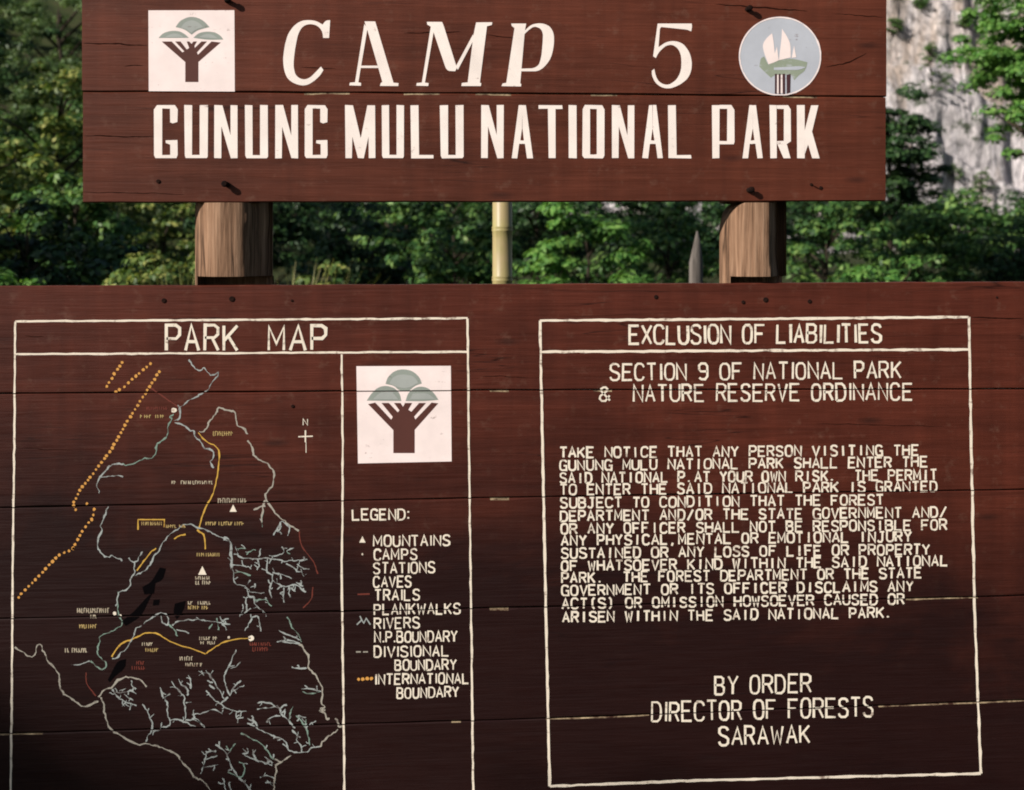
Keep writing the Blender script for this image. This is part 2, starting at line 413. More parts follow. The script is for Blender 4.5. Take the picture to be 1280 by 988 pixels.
# --- between left post and bamboo
p = at(335, 24); tree('leafy_tree', p, hgt(215, 24), 1.0, 1.5, 1, M['leaf_dark'], 20, 'dark tree just right of the left post between the boards', 'tree', 80, 60, 0.4, 0.17)
grass_clump(at(372, 9.5), hgt(324, 9.5), 0.2, 3, 'dry grass tuft close to the right edge of the left post')
p = at(398, 10.2); tree('shrub', p, hgt(316, 10.2), 0.3, 0.30, 1, M['leaf_olive'], 37, 'pale yellow green shrub low between the boards, right of the left post', 'shrub', 30, 44, 0.15, 0.1)
p = at(462, 17); tree('shrub', p, hgt(250, 17), 0.4, 0.95, 1, M['leaf_dark'], 21, 'dark shrub midway between the left post and the bamboo pole', 'shrub', 60, 55, 0.3, 0.15)
p = at(505, 21); tree('leafy_tree', p, hgt(225, 21), 0.8, 1.2, 1, M['leaf_mid'], 22, 'green bushy tree between the left post and the bamboo pole', 'tree', 70, 55, 0.36, 0.16)
p = at(570, 15); tree('shrub', p, hgt(248, 15), 0.4, 0.72, 1, M['leaf_mid'], 23, 'leafy green shrub just left of the bamboo pole', 'shrub', 55, 50, 0.26, 0.14)
# --- between bamboo and right post
p = at(735, 14); tree('shrub', p, hgt(252, 14), 0.35, 0.72, 1, M['leaf_bright'], 24, 'bright green shrub right of the bamboo pole', 'shrub', 52, 60, 0.24, 0.13)
p = at(672, 22); tree('leafy_tree', p, hgt(215, 22), 0.8, 1.1, 1, M['leaf_dark'], 25, 'dark tree just right of the bamboo pole behind the bright shrub', 'tree', 70, 55, 0.36, 0.16)
p = at(835, 18); tree('shrub', p, hgt(250, 18), 0.4, 0.85, 1, M['leaf_mid'], 26, 'green shrub behind the pale stake', 'shrub', 56, 55, 0.28, 0.14)
p = at(800, 25); tree('leafy_tree', p, hgt(205, 25), 0.9, 1.3, 1, M['leaf_dark'], 27, 'dark tree between the bright shrub and the pale stake', 'tree', 76, 60, 0.4, 0.17)
p = at(765, 19); tree('shrub', p, hgt(318, 19), 0.2, 0.9, 1, M['leaf_mid'], 35, 'low green shrub filling the gap behind the bright shrub, right of the bamboo pole', 'shrub', 46, 50, 0.26, 0.14)
# --- right of the right post
p = at(1035, 17); tree('shrub', p, hgt(250, 17), 0.4, 0.85, 1, M['leaf_mid'], 28, 'sunlit green shrub just right of the right post', 'shrub', 56, 55, 0.28, 0.14)
p = at(1150, 20); tree('shrub', p, hgt(262, 20), 0.4, 1.05, 1, M['leaf_mid'], 29, 'green shrub below the right end of the header board', 'shrub', 64, 55, 0.32, 0.15)
p = at(1255, 22); tree('shrub', p, hgt(275, 22), 0.4, 1.15, 1, M['leaf_dark'], 30, 'dark shrub at the right picture edge above the notice board', 'shrub', 66, 60, 0.36, 0.15)
p = at(1105, 12); tree('shrub', p, hgt(325, 12), 0.3, 0.35, 1, M['leaf_bright'], 31, 'low yellow green shrub just above the notice board near its right end', 'shrub', 26, 40, 0.16, 0.11)
p = at(945, 24); tree('leafy_tree', p, hgt(235, 24), 0.8, 1.4, 1, M['leaf_dark'], 32, 'dark tree directly behind the right post', 'tree', 80, 60, 0.42, 0.17)
p = at(1112, 27); tree('leafy_tree', p, hgt(118, 27), 1.6, 1.1, 1, M['leaf_dark'], 33, 'dark green tree beside the right end of the header board, in front of the cliff', 'tree', 120, 80, 0.38, 0.16)
p = at(1304, 21); tree('cliffside_tree', p, hgt(-70, 21), hgt(214, 21), 1.55, 1, M['leaf_bright'], 34, 'tall bright green tree at the upper right edge with cliff showing through', 'tree', 190, 90, 0.34, 0.14, hollow=0.1)
# --- far wood on the slope
for i, (px, dd, top, wd, mt, lab) in enumerate([
    (75, 62, -60, 4.2, 'leaf_hill', 'muted green tree on the far slope above the sunlit tree at left'),
    (22, 54, 45, 3.4, 'leaf_hill', 'muted green slope tree in the gap right of the dark corner tree'),
    (62, 50, 120, 3.0, 'leaf_mid', 'slope tree behind the sunlit tree at left'),
    (-30, 48, 150, 3.0, 'leaf_mid', 'slope tree low behind the left picture edge'),
    (-70, 70, -120, 5.0, 'leaf_hill', 'far slope tree behind the dark corner tree'),
    (230, 58, 90, 4.0, 'leaf_mid', 'far tree on the slope behind the left part of the header board'),
    (400, 52, 150, 3.6, 'leaf_dark', 'far dark tree behind the gap right of the left post'),
    (560, 50, 170, 3.6, 'leaf_dark', 'far dark tree behind the gap left of the bamboo pole'),
    (710, 50, 175, 3.4, 'leaf_dark', 'far dark tree behind the gap right of the bamboo pole'),
    (880, 48, 180, 3.2, 'leaf_dark', 'far dark tree behind the pale stake'),
    (1030, 46, 205, 2.8, 'leaf_dark', 'far dark tree behind the gap right of the right post'),
    (1190, 44, 262, 2.6, 'leaf_mid', 'far green tree at the foot of the cliff'),
    (1320, 44, 255, 2.6, 'leaf_dark', 'far dark tree at the cliff foot beyond the right picture edge')]):
    p = at(px, dd); z = max(0.0, hill_z(p.x, p.y)) if p.x < 10 else 0.0
    tree('forest_tree', (p.x, p.y, z), max(3.0, hgt(top, dd) - z), 0.6, wd, 1, M[mt], 60 + i, lab, 'tree', 100, 55, 0.85, 0.32)
# --- more of the same wood beyond the left picture edge: copies of one slope tree
_rd = random.Random(12); _src = None
for k in range(16):
    p = at(-160 - 85 * (k % 8) + _rd.uniform(-25, 25), 22 + 15 * (k // 8) + _rd.uniform(-4, 6))
    if _src is None:
        _src = r_ = tree('forest_tree', (p.x, p.y, 0), 7.5, 0.4, 2.6, 1, M['leaf_mid'], 160, 'forest tree in the wood continuing beyond the left picture edge', 'tree', 90, 50, 0.6, 0.22, group='wood beyond the left picture edge')
    else:
        r_ = _src.copy(); C.objects.link(r_)
        for ch in _src.children:
            c_ = ch.copy(); C.objects.link(c_); c_.parent = r_
    r_.location = (p.x, p.y, max(0.0, hill_z(p.x, p.y))); r_.rotation_euler.z = _rd.uniform(0, 6.28); q_ = _rd.uniform(.75, 1.25); r_.scale = (q_, q_, q_)
# --- shrubs clinging to the cliff
def cliff_y(x, z):
    y = 150 + z * 0.16 + 0.0012 * (x - 60) ** 2
    y += noise.fractal(Vector((x * 0.05, z * 0.03, 1.7)), 1.0, 2.0, 5) * 3.5
    y += noise.fractal(Vector((x * 0.42, z * 0.075, 5.1)), 0.75, 2.2, 7) * 1.1
    return y + 2.5 * math.floor(z / 11 + noise.noise(Vector((x * 0.07, 0, 3))) * 0.6)
for i, (px, py, s, lab) in enumerate([
    (1163, 100, 4.2, 'dark shrub clinging to the cliff left of the bright tree'),
    (1115, 35, 1.8, 'small shrub on the cliff beside the header board top right end'),
    (1225, 226, 2.2, 'grassy shrub on the cliff ledge below the bright tree'),
    (1190, 218, 1.6, 'little shrub on the cliff ledge, left of the grassy one'),
    (1150, 5, 1.5, 'shrub high on the cliff at the top of the picture'),
    (1160, 70, 2.0, 'small leafy tuft on the cliff above the dark clinging shrub'),
    (1205, 30, 1.4, 'tiny tuft on the cliff face left of the bright tree top')]):
    d = ray(px, py); k = 150.0
    for _ in range(6):
        q = CAM + d * k; k *= (cliff_y(q.x, q.z) - CAM.y) / (q.y - CAM.y)
    q = CAM + d * k
    tree('cliff_shrub', (q.x, q.y - 0.3, q.z - s * 0.7), s * 1.4, 0.2, s * 0.75, 1, M['leaf_hill' if i in (2, 3) else 'leaf_mid'], 90 + i, lab, 'shrub', 30, 40, 0.55, 0.3, group='shrubs on the cliff')

# unseen tree added behind the viewer towards the sun, to shade the lower boards
tree('added_shade_tree', (-13.9, -8.6, 0), 9.9, 5.0, 3.1, 1, M['leaf_mid'], 120, 'unseen leafy tree added behind the viewpoint to shade the notice board', 'tree', 105, 34, 0.6, 0.24, hollow=0.2)

# unseen trees added left of the frame to cast patchy shade on the undergrowth
for i, (px, dd, zz_, k_, r_) in enumerate([(478, 17, 1.5, 14, 1.3), (1235, 21, 1.2, 26, 2.3), (70, 11.5, 1.0, 11.5, 1.2), (880, 18, 1.4, 22, 1.4)]):
    c_ = at(px, dd) + Vector((0, 0, zz_)) + SUN * k_
    q = (c_.x, c_.y); h_ = c_.z + r_; b_ = c_.z - r_
    tree('added_sunbreak_tree', (q[0], q[1], 0), h_, b_, r_, 1, M['leaf_mid'], 130 + i, 'unseen tall slender tree added left of the frame to shade the undergrowth', 'tree', 70, 34, 0.5, 0.28, hollow=0.1, group='unseen trees added to shade the undergrowth')

# ------------------------------------------------------------------ the park sign
sign = empty('park_sign')
tag(sign, 'brown wooden national park sign with two boards on round posts', 'sign')

def lin(pts, x):
    for (x0, y0), (x1, y1) in zip(pts, pts[1:]):
        if x <= x1: return y0 + (y1 - y0) * (x - x0) / (x1 - x0)
    return pts[-1][1]

def edge_world(pts):
    w_ = [P(a, b) for a, b in pts]; return [(q.x, q.z) for q in w_]

def plank(bm, x0, x1, top, bot, y0, thick, seed, chips=(), nseg=90, gap=0.0012):
    """one sawn board: slightly wavy edges, eased arrises, splintered bare arris where listed"""
    rd = random.Random(seed); prev = None; b = 0.0022
    for i in range(nseg + 1):
        x = x0 + (x1 - x0) * i / nseg
        jt = noise.noise(Vector((x * 9, seed * 3.1, 0))) * 0.0011; jb = noise.noise(Vector((x * 8, seed * 5.7, 4))) * 0.0012
        zt = lin(top, x) - gap + jt; zb = lin(bot, x) + gap + jb
        bt = b
        for (c0, c1, depth) in chips:
            if c0 - 0.01 < x < c1 + 0.01: bt = depth * (0.75 + 0.5 * rd.random())
        yy = y0
        vs_ = [bm.verts.new(c) for c in ((x, yy + thick, zt), (x, yy + bt, zt), (x, yy, zt - bt), (x, yy, zb + b), (x, yy + b, zb), (x, yy + thick, zb))]
        if prev:
            for k in range(6):
                f_ = bm.faces.new((prev[k], prev[(k + 1) % 6], vs_[(k + 1) % 6], vs_[k]))
                if k == 1 and any(c0 < x <= c1 for c0, c1, _ in chips): f_.material_index = 1
            pass
        else: bm.faces.new(vs_)
        prev = vs_
    bm.faces.new(list(reversed(prev)))

TH = 0.032
# photo rows of the seams
U_TOP = [(95, -38), (1115, -34)]; U_SEAM = [(95, 114.5), (640, 117), (1115, 121.5)]; U_BOT = [(95, 254), (1115, 252)]
L_EDGES = [[(-90, 357.5), (640, 355), (1370, 351.5)], [(-90, 493), (640, 488), (1370, 486.5)], [(-90, 637), (640, 622), (1370, 611)],
           [(-90, 776), (640, 760), (1370, 743)], [(-90, 920), (640, 900), (1370, 872)], [(-90, 1075), (640, 1048), (1370, 1014)]]
def px_x(px): return P(px, 300).x
bm = bmesh.new()
xl, xr = P(102.5, 120).x, P(1107, 120).x
ut, us, ub = edge_world(U_TOP), edge_world(U_SEAM), edge_world(U_BOT)
plank(bm, xl, xr + 0.002, ut, us, 0.0, TH, 1)
chips = [(px_x(a), px_x(b), 0.0034) for a, b in ((505, 560), (382, 440), (595, 640), (980, 1022), (740, 775))]
plank(bm, xl + 0.002, xr, us, ub, 0.0, TH, 2, chips)
bmesh.ops.recalc_face_normals(bm, faces=bm.faces)
header = obj('header_board', bm, [M['board'], M['bare']], sign)
tag(header, 'upper board with the camp and park name')
bm = bmesh.new()
le = [edge_world(e) for e in L_EDGES]
lx0, lx1 = px_x(-70), px_x(1345)
chipset = {1: [(748, 766, .003), (615, 640, .0026)], 2: [(613, 645, 0.0045)], 3: [(612, 640, 0.0045), (1142, 1156, .0028), (1165, 1230, .0021)], 4: [(1105, 1345, 0.0023), (565, 588, .0022), (690, 812, .0022), (-30, 60, .0024)]}
for k in range(5):
    ch = [(px_x(a), px_x(b), d) for a, b, d in chipset.get(k, [])]
    plank(bm, lx0 + random.uniform(-.004, .004), lx1 + random.uniform(-.004, .004), le[k], le[k + 1], 0.0, TH, 10 + k, ch, 120)
bmesh.ops.recalc_face_normals(bm, faces=bm.faces)
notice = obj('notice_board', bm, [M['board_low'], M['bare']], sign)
tag(notice, 'large lower board with map and liability notice')

# --- posts: round logs notched behind the boards
def round_post(px0, px1, seed, shoulder, hew, tilt):
    """a log let into by the boards: notched behind them, proud between them, one side hewn off"""
    xa, xb = P(px0, 300, 0.07).x, P(px1, 300, 0.07).x; xh = P(hew, 300, -0.01).x
    cxp = (xa + xb) / 2; r = (xb - xa) / 2
    yc = r - 0.016
    zt_u = P(px0, 253).z; z_l = P(px0, 346).z; zl_top = P(px0, 356).z; ztop = P(px0, -32).z
    zs = [(-0.3, 'b'), (0.2, 'b'), (0.8, 'b'), (zl_top - 0.004, 'b'), (zl_top - 0.003, 'g'), (z_l - 0.002, 'g'), (z_l, 'f')]
    for u in (0.03, 0.08, 0.12, 0.2, 0.3, 0.4, 0.5, 0.6, 0.7, 0.78, 0.85, 0.9, 0.94, 0.97, 1.0): zs.append((z_l + (zt_u - 0.001 - z_l) * u, 'f'))
    zs += [(zt_u - 0.0005, 'b'), ((zt_u + ztop) / 2, 'b'), (ztop, 'b')]
    bm = bmesh.new(); rings = []; seg = 96
    for z, kind in zs:
        ring = []; u = (z - z_l) / (zt_u - z_l)
        for k in range(seg):
            a = k * math.tau / seg
            rr = r * (1 + 0.03 * noise.noise(Vector((math.cos(a) * 1.5, math.sin(a) * 1.5, z * 2 + seed))) + 0.012 * noise.noise(Vector((math.cos(a) * 9, math.sin(a) * 9, z * 5 + seed))))
            x = cxp + rr * math.cos(a); y = yc + rr * math.sin(a)
            xh2 = xh + 0.006 * noise.noise(Vector((z * 14, seed, 2)))
            if y < yc and x > xh2: y = max(y, -0.014 + (x - xh2) * tilt * (0.75 + 6 * min(0.09, x - xh2)) + 0.003 * noise.noise(Vector((x * 40, z * 6, seed))))
            if kind == 'b': y = max(y, TH + 0.004)
            elif kind == 'g': y = max(y, TH + 0.07) if x > xa + 0.014 else y
            elif u > 0.45:
                s_ = (u - 0.45) / 0.55
                x = max(x, cxp - r + shoulder * (1 - math.sqrt(max(0, 1 - s_ * s_))))
            ring.append(bm.verts.new((x, y, z)))
        rings.append(ring)
    for r0, r1 in zip(rings, rings[1:]):
        for k in range(seg):
            bm.faces.new((r0[k], r0[(k + 1) % seg], r1[(k + 1) % seg], r1[k]))
    bm.faces.new(rings[-1]); bm.faces.new(list(reversed(rings[0])))
    bmesh.ops.recalc_face_normals(bm, faces=bm.faces)
    for e in bm.edges:
        if len(e.link_faces) == 2 and e.calc_face_angle(0) > R(24): e.smooth = False
    return obj('post', bm, M['post'], sign, True)
round_post(244, 341, 3.0, 0.004, 304, 1.7)
round_post(900, 982, 8.0, 0.050, 962, 2.2)

# ------------------------------------------------------------------ painting on the boards
def soften(pl, n=2):
    """rounds the slow bends of an outline and keeps its sharp corners"""
    pl = [Vector(q) for q in pl]
    for _ in range(n):
        out = []
        for i, p_ in enumerate(pl):
            a, b = pl[i - 1], pl[(i + 1) % len(pl)]
            d0, d1 = p_ - a, b - p_
            if d0.length < 1e-6 or d1.length < 1e-6: continue
            if d0.angle(d1) > R(52): out.append(p_)
            else:
                k = min(d0.length, d1.length) * 0.25
                out += [p_ - d0.normalized() * k, p_ + d1.normalized() * k]
        pl = out
    return [tuple(q) for q in pl]

class Paint:
    def __init__(s, base=0.0004): s.bm = bmesh.new(); s.k = 0; s.base = base
    def off(s):
        s.k += 1; return -(s.base + (s.k % 9) * 0.00005)
    def poly(s, pts, mi=0, y=None, wob=0.0):
        y = s.off() if y is None else y
        vs_ = []
        for a, b in pts:
            q = P(a + random.uniform(-wob, wob), b + random.uniform(-wob, wob)); vs_.append(s.bm.verts.new((q.x, y, q.z)))
        f_ = s.bm.faces.new(vs_); f_.material_index = mi
        f_.normal_update()
        if f_.normal.y > 0: f_.normal_flip()
    def line(s, pts, wd, mi=0, wob=0.25, wv=0.12, sub=None, flow=False):
        """a brush stroke: mitred ribbon with unsteady edges"""
        pts = [Vector((a, b)) for a, b in pts]
        if flow:
            for _ in range(2):
                q = [pts[0]]
                for a, b in zip(pts, pts[1:]): q += [a.lerp(b, .25), a.lerp(b, .75)]
                pts = q + [pts[-1]]
        if sub:
            q = []
            for a, b in zip(pts, pts[1:]):
                n_ = max(1, int((b - a).length / sub)); q += [a.lerp(b, i / n_) for i in range(n_)]
            pts = q + [pts[-1]]
        cl = [pts[0]]
        for p_ in pts[1:]:
            if (p_ - cl[-1]).length > 0.15: cl.append(p_)
        pts = cl
        if len(pts) < 2: return
        ph = 5.5 if flow else random.uniform(0, 99); fq = .26 if flow else .11
        pts = [p_ + Vector((noise.noise(Vector((p_.x * fq, p_.y * fq, ph))), noise.noise(Vector((p_.x * fq, p_.y * fq, ph + 7))))) * wob * 2 for p_ in pts]
        y = s.off(); L_, R_ = [], []
        for i, p_ in enumerate(pts):
            d0 = (p_ - pts[i - 1]).normalized() if i else (pts[1] - p_).normalized()
            d1 = (pts[i + 1] - p_).normalized() if i < len(pts) - 1 else d0
            t_ = (d0 + d1); t_ = t_.normalized() if t_.length > 0.3 else d1
            n_ = Vector((-t_.y, t_.x)); sc = 1.0 / max(0.6, abs(n_.dot(Vector((-d1.y, d1.x)))))
            ww = wd * 0.5 * sc * (1 + wv * 2 * noise.noise(Vector((p_.x * .2, p_.y * .2, ph + 3))))
            a, b = P(*(p_ + n_ * ww)), P(*(p_ - n_ * ww))
            L_.append(s.bm.verts.new((a.x, y, a.z))); R_.append(s.bm.verts.new((b.x, y, b.z)))
        for i in range(len(pts) - 1):
            f_ = s.bm.faces.new((L_[i], L_[i + 1], R_[i + 1], R_[i])); f_.material_index = mi
            f_.normal_update()
            if f_.normal.y > 0: f_.normal_flip()
    def dot(s, x, y, r, mi=0, n=10, wob=0.2):
        s.poly([(x + r * math.cos(i * math.tau / n) * random.uniform(1 - wob, 1 + wob), y + r * math.sin(i * math.tau / n) * random.uniform(1 - wob, 1 + wob)) for i in range(n)], mi)
    def done(s, name, mats, parent, label=None, seams=()):
        bm = s.bm
        # paint does not bridge the joints between planks
        for pts in seams:
            for (xa, za), (xb, zb) in zip(pts, pts[1:]):
                n_ = Vector((-(zb - za), 0, xb - xa)).normalized()
                for sg in (-1, 1):
                    g_ = [f_ for f_ in bm.faces]; g_ = g_ + list({e for f_ in g_ for e in f_.edges}) + list({v for f_ in g_ for v in f_.verts})
                    bmesh.ops.bisect_plane(bm, geom=g_, plane_co=Vector((xa, 0, za)) + n_ * 0.0013 * sg, plane_no=n_)
            kill = [f_ for f_ in bm.faces if abs(f_.calc_center_median().z - lin(pts, f_.calc_center_median().x)) < 0.00125]
            bmesh.ops.delete(bm, geom=kill, context='FACES')
        o = obj(name, bm, mats, parent)
        if label: o['label'] = label
        return o

LS = le[1:5]; US = [us]

# single stroke capitals on a 4 x 6 field
O_ = [(1.2, 0), (.3, .7), (0, 2), (0, 4), (.3, 5.3), (1.2, 6), (2.8, 6), (3.7, 5.3), (4, 4), (4, 2), (3.7, .7), (2.8, 0), (1.2, 0)]
FONT = {
 'A': [[(0, 0), (2, 6), (4, 0)], [(.75, 2.1), (3.25, 2.1)]],
 'B': [[(0, 0), (0, 6), (2.6, 6), (3.6, 5.4), (3.6, 3.9), (2.7, 3.2), (0, 3.2)], [(2.7, 3.2), (3.9, 2.4), (3.9, .8), (2.9, 0), (0, 0)]],
 'C': [[(4, 4.7), (3.6, 5.5), (2.8, 6), (1.2, 6), (.3, 5.3), (0, 4), (0, 2), (.3, .7), (1.2, 0), (2.8, 0), (3.6, .5), (4, 1.3)]],
 'D': [[(0, 0), (0, 6), (2.4, 6), (3.5, 5.3), (4, 4), (4, 2), (3.5, .7), (2.4, 0), (0, 0)]],
 'E': [[(3.9, 6), (0, 6), (0, 0), (4, 0)], [(0, 3.1), (3.2, 3.1)]],
 'F': [[(3.9, 6), (0, 6), (0, 0)], [(0, 3.1), (3.1, 3.1)]],
 'G': [[(4, 4.8), (3.5, 5.6), (2.6, 6), (1.2, 6), (.3, 5.3), (0, 4), (0, 2), (.3, .7), (1.2, 0), (4, 0), (4, 2.7), (2.3, 2.7)]],
 'H': [[(0, 0), (0, 6)], [(4, 0), (4, 6)], [(0, 3.1), (4, 3.1)]],
 'I': [[(2, 0), (2, 6)]],
 'J': [[(1.2, 6), (4, 6)], [(2.8, 6), (2.8, 1), (2.1, 0), (.8, 0), (0, .9)]],
 'K': [[(0, 0), (0, 6)], [(4, 6), (0.1, 2.4)], [(1.3, 3.5), (4, 0)]],
 'L': [[(0, 6), (0, 0), (3.9, 0)]],
 'M': [[(0, 0), (0, 6), (2, 1.6), (4, 6), (4, 0)]],
 'N': [[(0, 0), (0, 6), (4, 0), (4, 6)]],
 'O': [O_],
 'P': [[(0, 0), (0, 6), (2.7, 6), (3.8, 5.3), (3.8, 3.7), (2.8, 2.8), (0, 2.8)]],
 'Q': [O_, [(2.4, 1.6), (4.1, -.2)]],
 'R': [[(0, 0), (0, 6), (2.7, 6), (3.8, 5.3), (3.8, 3.8), (2.8, 3), (0, 3)], [(2.1, 3), (4, 0)]],
 'S': [[(3.9, 4.9), (3.4, 5.7), (2.6, 6), (1.3, 6), (.3, 5.4), (.2, 4.1), (1, 3.4), (3.1, 2.7), (3.9, 2), (3.8, .7), (2.8, 0), (1.2, 0), (.4, .4), (0, 1.2)]],
 'T': [[(0, 6), (4, 6)], [(2, 6), (2, 0)]],
 'U': [[(0, 6), (0, 1.6), (.4, .6), (1.3, 0), (2.7, 0), (3.6, .6), (4, 1.6), (4, 6)]],
 'V': [[(0, 6), (2, 0), (4, 6)]],
 'W': [[(0, 6), (.9, 0), (2, 4.4), (3.1, 0), (4, 6)]],
 'X': [[(0, 0), (4, 6)], [(0, 6), (4, 0)]],
 'Y': [[(0, 6), (2, 3), (4, 6)], [(2, 3), (2, 0)]],
 'Z': [[(0, 6), (4, 6), (0, 0), (4, 0)]],
 '9': [[(.2, .6), (1.2, 0), (2.8, 0), (3.8, 1.2), (3.8, 5), (2.9, 6), (1.1, 6), (.2, 5.2), (.2, 3.8), (1, 3), (3.7, 3)]],
 '&': [[(4, .2), (.7, 4.4), (.7, 5.4), (1.5, 6), (2.4, 6), (3, 5.3), (2.8, 4.3), (.4, 2.2), (.2, 1), (1, 0), (2.3, 0), (3.9, 2.4)]],
 '.': [[(1.4, 0), (1.4, .9)]], ',': [[(1.8, .8), (1.1, -1)]], ':': [[(1.4, .4), (1.4, 1.3)], [(1.4, 4), (1.4, 4.9)]],
 '/': [[(.2, -.2), (3.8, 6.2)]],
 '(': [[(3, 6.4), (1.8, 5), (1.8, 1), (3, -.4)]], ')': [[(1, 6.4), (2.2, 5), (2.2, 1), (1, -.4)]],
}
def write(pt, text, x0, y0, x1, y1, cap, wd, fill=0.72, mi=0, wob=0.3, prop=False):
    """letters along the base line x0,y0 - x1,y1 (photo pixels); every letter a little different, as by hand"""
    wts = []
    for ch in text:
        if prop: wts.append({'I': .42, ' ': .75, '.': .45, ',': .45, ':': .5, 'M': 1.18, 'W': 1.2}.get(ch, 1.0))
        else: wts.append(1.0)
    wts_total = sum(wts) - (1 - fill) * wts[-1]
    cw = (x1 - x0) / wts_total; acc = 0.0
    for ch, wt in zip(text, wts):
        if ch != ' ':
            gx = x0 + acc * cw; u = (gx - x0) / max(1, (x1 - x0)); by = y0 + (y1 - y0) * u + random.uniform(-wob, wob)
            gw = cw * fill * wt * random.uniform(.95, 1.04); hh = cap * random.uniform(.97, 1.03); sl = random.uniform(-.03, .03)
            if ch == 'I' and prop: gw = cw * 0.5 * fill; gx += -gw * .5 + cw * wt * .28
            for st in FONT[ch]:
                pt.line([(gx + a / 4 * gw + sl * b / 6 * hh, by - b / 6 * hh) for a, b in st], wd * random.uniform(.9, 1.1), mi, 0.12, 0.16)
        acc += wt

# ---- header lettering
def tr(o, s): return lambda pts: [(o[0] + a / s, o[1] + b / s) for a, b in pts]
pt = Paint()
c1 = tr((340, 15), 4.741); c2 = tr((600, 15), 4.414)
for pl in ([(345, 50), (338, 155), (303, 155), (300, 125), (285, 95), (255, 76), (215, 72), (180, 88), (155, 130), (140, 200), (130, 270), (128, 330), (140, 375), (165, 396), (195, 402), (225, 390), (255, 362), (290, 325), (305, 345), (285, 378), (250, 410), (215, 432), (180, 438), (130, 425), (90, 395), (70, 340), (65, 280), (75, 200), (95, 130), (130, 82), (170, 54), (220, 48), (265, 55), (300, 76), (318, 52)],
           [(548, 57), (612, 57), (720, 420), (750, 423), (748, 440), (640, 439), (645, 421), (654, 416), (563, 100)],
           [(547, 72), (566, 98), (512, 418), (528, 421), (527, 438), (458, 436), (462, 420), (492, 417)],
           [(512, 319), (628, 319), (631, 333), (510, 333)],
           [(941, 88), (962, 96), (906, 420), (928, 423), (926, 440), (855, 438), (858, 422), (888, 419)],
           [(918, 60), (1008, 60), (1020, 90), (1096, 334), (1085, 352), (1045, 350), (1030, 335), (948, 92), (920, 76)],
           [(1090, 322), (1101, 345), (1196, 165), (1192, 132)],
           [(1210, 63), (1305, 62), (1303, 78), (1274, 86), (1232, 420), (1240, 423), (1238, 440), (1122, 440), (1125, 422), (1160, 418), (1195, 130)]):
    pt.poly(soften(c1(pl)), 0, None, 0.06)
for pl in ([(172, 65), (255, 65), (248, 100), (222, 395), (228, 399), (226, 412), (118, 410), (125, 395), (145, 392), (190, 90), (175, 78)],
           [(245, 105), (285, 68), (340, 62), (385, 78), (408, 120), (408, 190), (390, 260), (355, 305), (320, 328), (215, 328), (217, 314), (295, 312), (325, 295), (338, 250), (345, 180), (348, 120), (335, 92), (300, 80), (275, 95), (243, 125)],
           [(980, 65), (1168, 65), (1170, 80), (1165, 108), (1140, 98), (1000, 84), (992, 94), (985, 195), (1030, 165), (1075, 160), (1120, 175), (1155, 220), (1170, 275), (1165, 330), (1145, 370), (1100, 405), (1045, 425), (1000, 418), (965, 390), (948, 350), (948, 325), (962, 315), (968, 350), (985, 385), (1015, 402), (1045, 402), (1085, 375), (1108, 330), (1112, 270), (1105, 225), (1085, 195), (1055, 180), (1020, 190), (985, 225), (970, 255), (955, 245)]):
    pt.poly(soften(c2(pl)), 0, None, 0.06)
pt.done('lettering', M['white'], header, 'white serif lettering reading CAMP 5', US)

mir = lambda pl: [(1 - a, b) for a, b in pl]
Ah = [(0, 0), (.27, 0), (.36, .27), (.5, .27), (.5, .335), (.41, .335), (.5, .56), (.5, 1), (.33, 1)]
Oh = [(.5, 0), (.08, 0), (0, .05), (0, .92), (.1, 1), (.5, 1), (.5, .93), (.34, .93), (.34, .07), (.5, .07)]
BLK = {
 'G': [[(0, .05), (.06, 0), (.95, 0), (1, .06), (1, .34), (.5, .34), (.5, .285), (.69, .26), (.69, .06), (.34, .06), (.34, .935), (.68, .935), (.68, .68), (.8, .655), (1, .68), (1, .92), (.88, 1), (.12, 1), (0, .92)]],
 'U': [[(0, 1), (.34, 1), (.34, .06), (.66, .06), (.66, 1), (1, 1), (1, .03), (.95, 0), (.08, 0), (.03, .05)]],
 'N': [[(0, 0), (.3, 0), (.3, .6), (.72, 0), (1, 0), (1, 1), (.7, 1), (.7, .43), (.34, 1), (0, 1)]],
 'M': [[(.03, 0), (.24, 0), (.25, .40), (.43, 0), (.62, 0), (.78, .40), (.79, 0), (1, 0), (.99, 1), (.74, 1), (.53, .38), (.27, 1), (0, 1)]],
 'L': [[(.03, 0), (1, 0), (1, .06), (.37, .06), (.34, 1), (0, 1)]],
 'A': [Ah, mir(Ah)], 'O': [Oh, mir(Oh)],
 'T': [[(.42, 0), (.72, 0), (.72, .93), (1, .93), (1, 1), (0, 1), (0, .93), (.40, .93)]],
 'I': [[(0.05, 0), (1, 0), (.95, 1), (0, 1)]],
 'P': [[(.02, 0), (.33, 0), (.33, 1), (0, 1)], [(.33, .265), (.96, .265), (1, .30), (1, .91), (.85, 1), (.33, 1), (.33, .93), (.67, .93), (.67, .325), (.33, .325)]],
 'R': [[(.02, 0), (.33, 0), (.33, 1), (0, 1)], [(.33, .265), (.80, .265), (1, .32), (.99, .92), (.88, 1), (.33, 1), (.33, .93), (.67, .93), (.67, .325), (.33, .325)], [(.36, .265), (.80, .265), (.98, 0), (.66, 0)]],
 'K': [[(.02, 0), (.34, 0), (.34, 1), (0, 1)], [(.34, .52), (.62, 1), (.95, 1), (.66, .5), (1, 0), (.68, 0), (.5, .26), (.34, .08)]],
}
pt = Paint()
